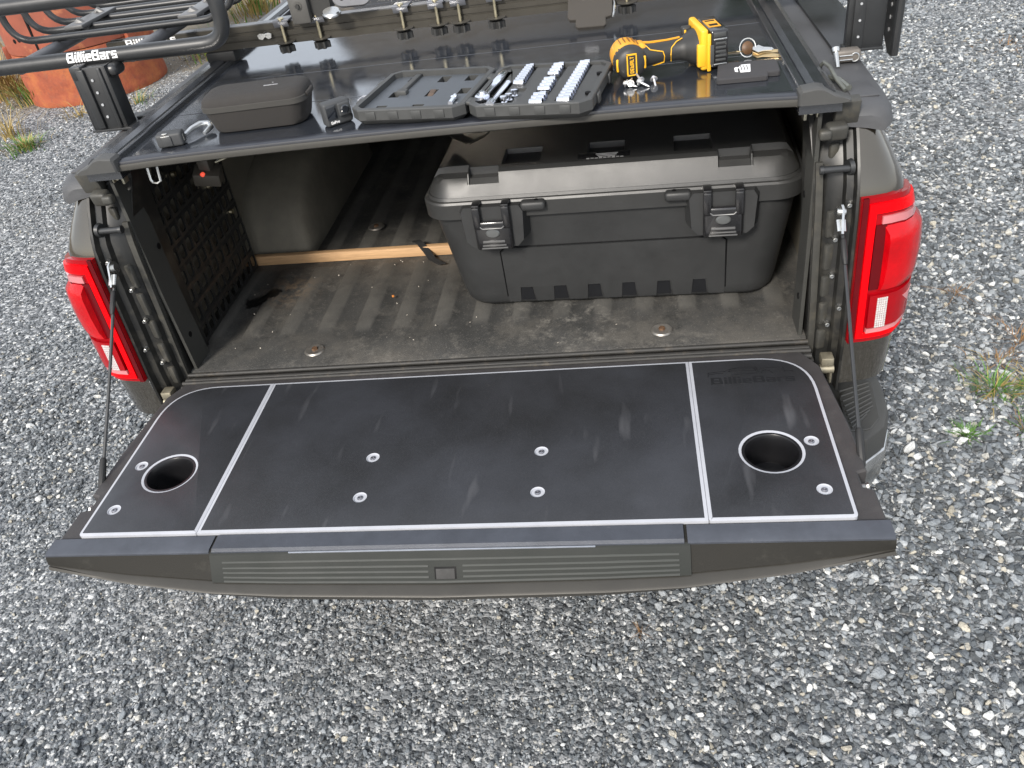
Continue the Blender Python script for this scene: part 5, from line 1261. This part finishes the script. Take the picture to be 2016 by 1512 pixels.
mb = MB(); mb.tube([(-.590, .115, TZ + .012), (-.583, .140, TZ + .016), (-.572, .165, TZ + .017), (-.556, .172, TZ + .014), (-.546, .160, TZ + .010), (-.550, .140, TZ + .007), (-.553, .132, TZ + .006)], [.005, .006, .007, .007, .006, .0055, .004], 10)
tag(obj('bungee_hook', mb, M('dull silver hook', (.55, .57, .58), .35, .8, .1, 40), ang=60), 'silver bent bungee hook lying beside the small camera', 'hook')

# cordless impact driver lying on its side
dr = thing('cordless_drill', 'yellow and black cordless drill lying on its side on the bed cover', 'drill', (.399, .19, TZ), (0, 0, math.radians(9)))
RX = Euler((-PI / 2, 0, 0)).to_matrix().to_4x4()
zc_ = .0385
mb = MB(); mb.lathe([(.0, .112), (.020, .112), (.0285, .104), (.0330, .088), (.0348, .05), (.0345, .024)], 24, Matrix.Translation((0, 0, zc_ + .001)) @ RX)
mb.box((.020, .058, zc_ + .008), (.04, .046, .040), bev=.010, seg=3); mot = obj('motor_housing', mb, YELO, dr, ang=45)
mb = MB(); mb.lathe([(.0, .142), (.009, .142), (.010, .125), (.019, .1185), (.020, .1115)], 20, Matrix.Translation((0, 0, zc_ + .001)) @ RX); obj('nose_cone', mb, TOOLBK, mot)
for i in range(5):
    mb = MB(); a_ = math.radians(50 + i * 16); mb.box((.0345 * math.cos(a_), .060, zc_ + .001 + .0345 * math.sin(a_)), (.0035, .034, .0022), rot=(0, -a_, 0)); obj('vent_slot', mb, M('brown vent shade', (.20, .085, .01), .6, 0, .1), mot)
mb = MB(); mb.lathe([(0, .000), (.016, .0005), (.028, .004), (.0340, .012), (.0352, .024), (.0352, .032), (.033, .034)], 28, Matrix.Translation((0, 0, zc_)) @ RX); capd = obj('end_cap', mb, TOOLBK, dr, ang=45)
mb = MB()
fr4 = [(-.0095, 0, .0025, .044), (.0095, 0, .0025, .044), (0, .021, .0215, .0025), (0, -.021, .0215, .0025)]
for x_, z_, w_, h_ in fr4: mb.box((x_, .0000, zc_ + z_), (w_, .004, h_))
mb.box((-.0285, .007, zc_), (.005, .006, .026), rot=(0, 0, -.75), bev=.002); mb.box((.0285, .007, zc_), (.005, .006, .026), rot=(0, 0, .75), bev=.002); obj('cap_frame', mb, YEL, capd)
mb = MB(); mb.box((0, .0002, zc_), (.0165, .002, .040)); obj('cap_plate', mb, TOOLBK, capd)
obj('cap_lettering', lettering('DEWALT', .008, lambda u, v, w_: (-v, -.0010 - w_, zc_ + u), width=.034, th=.0004), YEL, capd)
mb = MB(); secs = []
for x_, ry, rz_, y_ in ((.020, .028, .026, .050), (.038, .026, .0235, .052), (.060, .0245, .0220, .055), (.090, .0235, .0220, .058), (.112, .025, .0230, .060), (.124, .030, .026, .060), (.136, .046, .034, .060), (.146, .052, .037, .060)):
    secs.append([(x_, y_ + ry * math.cos(a), zc_ + rz_ * math.sin(a)) for a in np.linspace(0, 2 * PI, 21)[:-1]])
mb.loft(secs); hd_ = obj('handle_grip', mb, TOOLBK, dr, ang=50)
mb = MB()
def grip_line(pts, r=.0012): mb.tube(pts, r, 6)
def sk(x_, a): # on handle skin
    ry = interp(x_, [.02, .038, .06, .09, .112, .124], [.028, .026, .0245, .0235, .025, .030]); rz_ = interp(x_, [.02, .038, .06, .09, .112, .124], [.026, .0235, .0220, .0220, .0230, .026]); y_ = interp(x_, [.02, .09], [.05, .058])
    return (x_, y_ + (ry + .0006) * math.cos(a), zc_ + (rz_ + .0006) * math.sin(a))
D = math.radians
grip_line([sk(.036, D(100)), sk(.046, D(140)), sk(.062, D(152)), sk(.073, D(160)), sk(.076, D(185)), sk(.076, D(225)), sk(.066, D(238)), sk(.052, D(245))])
grip_line([sk(.092, D(230)), sk(.090, D(185)), sk(.092, D(150)), sk(.104, D(120)), sk(.118, D(105))])
obj('grip_stripe', mb, YEL, hd_)
mb = MB(); mb.ribbon([(.030, .064, zc_ + .0250), (.050, .060, zc_ + .0235), (.085, .060, zc_ + .0225), (.115, .062, zc_ + .0235)], (0, 1, 0), .006, .003); obj('top_stripe', mb, YELO, hd_)
mb = MB(); mb.box((.135, .088, zc_ + .020), (.022, .018, .036), bev=.005, seg=3); sw = obj('switch_pod', mb, TOOLBK, dr)
mb = MB(); mb.box((.131, .0785, zc_ + .024), (.004, .003, .016), bev=.001); mb.box((.140, .0785, zc_ + .026), (.005, .003, .008), bev=.001); obj('switch_mark', mb, YEL, sw)
mb = MB(); mb.box((.154, .058, zc_ + .006), (.016, .116, .084), bev=.006, seg=3); mb.box((.1475, .004, zc_ - .004), (.018, .012, .046), bev=.003); mb.box((.163, .001, zc_ + .0), (.008, .006, .076), bev=.002); ft = obj('battery_foot', mb, YEL, dr)
mb = MB(); mb.box((.186, .062, zc_ + .004), (.038, .118, .076), bev=.005, seg=3); bt = obj('battery', mb, BLACKP, dr)
mb = MB()
for i in range(5): mb.box((.188, .0025, zc_ - .018 + i * .0085), (.022, .003, .0050), bev=.001)
mb.box((.186, .003, zc_ + .033), (.026, .004, .010), bev=.002)
obj('battery_rib', mb, TOOLGR, bt)
mb = MB(); mb.box((.187, .0022, zc_ + .0245), (.028, .003, .003), bev=.0008); mb.box((.187, .0022, zc_ - .0265), (.028, .003, .003), bev=.0008); obj('battery_strip', mb, STEEL, bt)
mb = MB(); mb.box((.183, .060, zc_ + .0423), (.026, .055, .0012)); obj('battery_label', mb, YELO, bt)
mb = MB(); mb.box((.183, .046, zc_ + .0428), (.018, .014, .0012)); mb.box((.183, .078, zc_ + .0428), (.020, .008, .0012)); obj('label_print', mb, BLACKP, bt)
mb = MB(); mb.box((.169, -.0022, zc_ - .004), (.008, .003, .040), bev=.001); obj('foot_print', mb, TOOLGR, ft)
# hex head screws by the drill
def screw(loc, rot, label):
    mb = MB(); mb.lathe([(0, .0), (.0015, .003), (.0024, .008), (.0024, .024)], 8); mb.lathe([(.0024, .024), (.0082, .0245), (.0082, .026), (.0045, .0265)], 14); mb.cyl((0, 0, .0262), (0, 0, .031), .0045, .0044, 6)
    mb.bm.transform(Matrix.Translation((0, 0, -.026)))
    o = obj('hex_screw', mb, M('silver screw', (.66, .66, .66), .32, .85, .1, 60), ang=30); o.location = loc; o.rotation_euler = rot; tag(o, label, 'screw', 'loose hex head screws in front of the drill')
screw((.385, .170, TZ + .008), (D(-75), 0, D(70)), 'leftmost loose screw, pointing left under the drill cap')
screw((.394, .166, TZ + .008), (D(100), 0, D(-10)), 'second loose screw, head forward below the drill cap')
screw((.413, .168, TZ + .009), (D(-70), 0, D(60)), 'third loose screw, leaning in the pile by the drill cap')
screw((.416, .172, TZ + .010), (D(115), 0, D(25)), 'fourth loose screw, tipped on its head in the pile')
screw((.443, .178, TZ + .009), (D(-50), 0, D(12)), 'single loose screw standing apart right of the pile')
# flat can sleeve and keys
cs = thing('can_sleeve', 'flat charcoal neoprene can sleeve with white truck emblem on the bed cover', 'can sleeve', (.63, .175, TZ), (0, 0, math.radians(-2)))
mb = MB(); ol = [(-.058, -.050), (.036, -.050), (.040, -.046), (.041, -.028), (.062, -.028), (.066, -.024), (.068, .045), (.062, .052), (-.048, .056), (-.052, .052), (-.061, -.046)]
mb.prism(ol, .0, .010, ch=.002); sb = obj('sleeve_body', mb, FOAM, cs)
mb = MB()
mb.prism([(-.012, -.018), (.008, -.018), (.012, .030), (-.006, .030), (-.012, .018)], .0101, .0107); mb.prism([(-.022, -.010), (-.016, -.014), (-.016, .018), (-.022, .012)], .0101, .0107); mb.prism([(-.017, .008), (-.011, .012), (-.011, .016), (-.017, .014)], .0101, .0106); obj('sleeve_emblem', mb, WHITE, sb)
mb = MB()
for i, x_ in enumerate((-.008, -.002, .004)): mb.box((x_, .008, .0109), (.0016, .030, .0006))
obj('emblem_line', mb, FOAM, sb)
ky = thing('key_bunch', 'bunch of keys with brown leather fob behind the neoprene sleeve', 'keys', (.648, .285, TZ))
mb = MB(); mb.lathe([(0, .005), (.010, .004), (.014, 0), (.010, -.004), (0, -.005)], 18, Matrix.Translation((0, .0, .020)) @ Euler((1.2, .5, .2)).to_matrix().to_4x4()); obj('key_fob', mb, BROWN, ky, ang=60)
mb = MB()
mb.tube([(.0 + .017 * math.cos(a), .002 + .006 * math.sin(a), .020 + .018 * math.sin(a)) for a in np.linspace(0, 2 * PI, 20)], .0015, 6); obj('key_ring', mb, STEEL, ky, ang=60)
for i, (a, L_, z_, mm) in enumerate(((-.05, .055, .012, BRASS), (-.28, .060, .007, BRASS), (2.9, .032, .012, BRASS), (-.15, .040, .018, STEEL))):
    mb = MB(); mb.prism([(0, -.003), (.012, -.010), (.022, -.006), (L_, -.004), (L_ + .004, 0), (L_, .004), (.022, .005), (.012, .010), (0, .004)], -.0012, .0012, mat=Matrix.Translation((.010 * math.cos(a), .010 * math.sin(a), z_)) @ Euler((.5, .08, a)).to_matrix().to_4x4(), ch=.0004); obj('key', mb, mm, ky)

# ---------------------------------------------------------------- rusty drum, grass, trees
drum = thing('steel_drum', 'large rusty orange steel drum standing in the grass beyond the truck', 'drum', (-4.70, 6.30, GZ))
def ring(z0, z1, r):
    mb = MB(); mb.lathe([(r - .02, z0), (r, z0), (r + .003, z0 + .01)] + [(r + .004 * math.sin(q * 2.2), z0 + (z1 - z0) * q / 8) for q in range(1, 8)] + [(r + .002, z1 - .01), (r, z1), (r - .02, z1), (r - .02, z0)], 64); return mb
lo_ = obj('drum_ring', ring(0, .46, .64), RUST, drum, ang=50, label='orange lower ring')
hi_ = obj('drum_ring', ring(.47, 1.7, .645), M('red rusted paint', (.25, .066, .036), .7, 0, .25, 3, bump=.3, bs=60, dirt=[((.50, .20, .08), 7, .55, .2), ((.2, .07, .05), 18, .62, .15)]), drum, ang=50, label='redder upper ring')
mb = MB()
for a in (-2.55, -.35): mb.box((.66 * math.cos(a), .66 * math.sin(a), .47), (.05, .10, .10), rot=(0, 0, a), bev=.01)
obj('drum_flange', mb, RUST, lo_)
for a, z_ in ((-1.98, .60), (-1.88, .61)):
    mb = MB(); mb.cyl((.640 * math.cos(a), .640 * math.sin(a), z_), (.650 * math.cos(a), .650 * math.sin(a), z_), .02, .02, 10); obj('drum_bolt', mb, DARKPR, hi_)
mb = MB(); mb.box((.647 * math.cos(-1.62), .647 * math.sin(-1.62), 1.0), (.012, .02, 1.0), rot=(0, 0, -1.62)); obj('drum_seam', mb, DARKPR, hi_)

def tuft(x, y, n, h, spread, mats_, label, cat='grass tuft', lean=.5, seed=0, w=.006):
    R = random.Random(seed); mb = MB(); V = mb.bm.verts
    for i in range(n):
        a = R.uniform(0, 2 * PI); r = spread * abs(R.gauss(0, .5)); L_ = h * R.uniform(.5, 1.15); ln = lean * R.uniform(.3, 1.4)
        d = Vector((math.cos(a + R.uniform(-.6, .6)), math.sin(a + R.uniform(-.6, .6)), 0)); s_ = Vector((-d.y, d.x, 0)) * w * R.uniform(.6, 1.3)
        p = Vector((r * math.cos(a), r * math.sin(a), 0)); mb.mi = R.randrange(len(mats_))
        prev = None
        for t in (0, .35, .7, 1):
            q = p + d * (ln * L_ * t * t) + Vector((0, 0, L_ * t * (1 - .45 * ln * t))); k = (1 - t) * .9 + .06
            cur = (V.new(q + s_ * k), V.new(q - s_ * k))
            if prev: mb.face([prev[0], prev[1], cur[1], cur[0]])
            prev = cur
    o = obj('grass_tuft', mb, mats_); o.location = (x, y, GZ); tag(o, label, cat); return o
tuft(1.635, .885, 170, .075, .10, [GRASSG, GRASSG, GRASSY], 'green grass tuft in the gravel right of the bumper', lean=1.1, seed=1, w=.003)
tuft(1.760, .87, 110, .07, .08, [GRASSG, GRASSY], 'green grass tuft at the picture edge beside the larger one', lean=1.1, seed=12, w=.003)
tuft(1.47, .645, 70, .05, .05, [GRASSG], 'small green sprig in the gravel below the larger green tuft', lean=.9, seed=2, w=.0035)
tuft(1.66, .66, 90, .05, .07, [GRASSG, GRASSB], 'small green tuft at the edge right of the small sprig', lean=.9, seed=3, w=.003)
tuft(1.70, 1.04, 34, .07, .10, [GRASSB, GRASSY], 'brown straw wisps behind the green tuft in the gravel', 'straw', 1.5, 4, .0025)
tuft(1.82, 1.18, 50, .08, .12, [GRASSB], 'brown straw patch at the picture edge above the straw wisps', 'straw', 1.5, 5, .0025)
tuft(1.70, 1.53, 30, .06, .07, [GRASSB], 'short brown straw patch alone in the gravel', 'straw', 1.6, 6, .0025)
tuft(.35, -.14, 16, .05, .03, [GRASSB], 'tiny brown weed in the gravel in front of the tailgate', 'weed', .8, 7, .002)
tuft(-4.50, 4.62, 220, .12, .22, [GRASSG, GRASSG, GRASSY], 'green grass patch in the gravel in front of the drum', lean=.9, seed=8, w=.006)
tuft(-4.85, 4.95, 70, .30, .20, [GRASSY], 'tall dry yellow grass behind the green patch', lean=.8, seed=9, w=.005)
tuft(-5.20, 5.95, 200, .26, .22, [GRASSG, GRASSY], 'green and yellow grass at the foot of the drum', lean=.7, seed=10, w=.007)
tuft(-5.75, 6.35, 320, .50, .45, [GRASSY, GRASSY, GRASSB], 'tall dry yellow grass left of the drum', lean=.9, seed=11, w=.007)
tuft(-4.42, 5.35, 40, .22, .22, [GRASSY], 'dry grass wisps in front of the drum', lean=1.3, seed=13, w=.004)
tuft(-3.95, 5.55, 50, .14, .16, [GRASSY, GRASSG], 'short sparse grass in front of the rack post and drum', lean=1.0, seed=14, w=.004)
tuft(-3.75, 6.9, 160, .34, .35, [GRASSY, GRASSG, GRASSB], 'yellow grass right of the drum', lean=.8, seed=15, w=.006)
tuft(-3.95, 8.8, 260, .45, .6, [GRASSY, GRASSY, GRASSG], 'tall yellow grass far behind the basket rods', lean=.8, seed=16, w=.008)
tuft(-6.2, 8.2, 260, .45, .9, [GRASSY, GRASSB], 'dry grass behind the drum on its left', lean=.8, seed=17, w=.009)
tuft(3.0, 4.65, 40, .06, .25, [GRASSB], 'flat brown straw litter far right on the gravel', 'straw', 1.6, 18, .004)

# trees standing ahead of the truck (the dark shapes mirrored in the cover)
def tree(x, y, h, seed, label):
    R = random.Random(seed); t = thing('tree', label, 'tree', (x, y, GZ), group='trees standing ahead of the truck')
    mb = MB(); mb.tube([(0, 0, 0), (.1, .05, h * .3), (-.05, 0, h * .6), (0, 0, h * .92)], [h * .022, h * .017, h * .011, h * .003], 8)
    for i in range(9):
        a = R.uniform(0, 6.28); z = h * R.uniform(.25, .8); l = h * .22 * (1.1 - z / h)
        mb.tube([(0, 0, z), (l * math.cos(a), l * math.sin(a), z + l * .5)], [h * .006, h * .002], 5)
    obj('trunk', mb, BARK, t)
    mb = MB(); V = mb.bm.verts; cl = [(R.gauss(0, h * .13), R.gauss(0, h * .13), h * (.2 + .78 * R.random()), h * R.uniform(.06, .13)) for _ in range(34)]
    for cx, cy, cz, cr in cl:
        k = max(.25, 1.15 - cz / h)
        for i in range(75):
            d = Vector((R.gauss(0, 1), R.gauss(0, 1), R.gauss(0, .8))).normalized() * cr * R.uniform(.5, 1.05)
            p = Vector((cx * k * 1.5, cy * k * 1.5, cz)) + d; u = Vector((R.gauss(0, 1), R.gauss(0, 1), R.gauss(0, 1))).normalized(); w = u.orthogonal().normalized(); q = h * .016
            mb.face([V.new(p + u * q), V.new(p + w * q), V.new(p - u * q), V.new(p - w * q)])
    obj('crown', mb, LEAF, t)
for i, (x, y, h) in enumerate(((-4.2, 21, 10.5), (-.5, 24, 13), (3.2, 20, 11.5), (6.8, 23, 14), (10.5, 20, 12), (14.5, 22, 14), (18.5, 18, 12), (1.5, 30, 17), (9, 31, 18))):
    tree(x, y, h, 40 + i, ('leafy tree ahead of the truck at the left end of the line', 'tall leafy tree second from the left end of the line', 'leafy tree straight ahead of the cab', 'tall leafy tree right of the one straight ahead', 'leafy tree in the middle of the right half of the line', 'tall leafy tree second from the right end of the line', 'leafy tree at the right end of the line', 'tallest rear tree behind the one straight ahead', 'tallest rear tree behind the right half of the line')[i])

# loose grit on the bed floor
R = random.Random(5); mb = MB()
for i in range(60):
    x, y = R.uniform(-.72, .72), R.uniform(.05, .56)
    if -.12 < x < .8 and y > .20: continue
    s_ = R.uniform(.0008, .0026); mb.box((x, y, -.0205 + (-.009 if y < .16 else 0)), (s_ * 1.5, s_ * 1.1, s_), rot=(R.random(), R.random(), R.random() * 6))
o = obj('grit', mb, M('pale grit', (.42, .38, .32), .8, 0, .4, 90)); o['kind'] = 'stuff'
for x, y, s_ in ((-.283, .330, .006),):
    mb = MB(); mb.box((x, y, -.018), (s_, s_, s_ * .8), rot=(.3, .2, .5), bev=.001); tag(obj('orange_crumb', mb, M('orange crumb', (.6, .22, .05), .6, 0, .2)), 'tiny orange crumb on the bed floor left of the trunk', 'crumb')
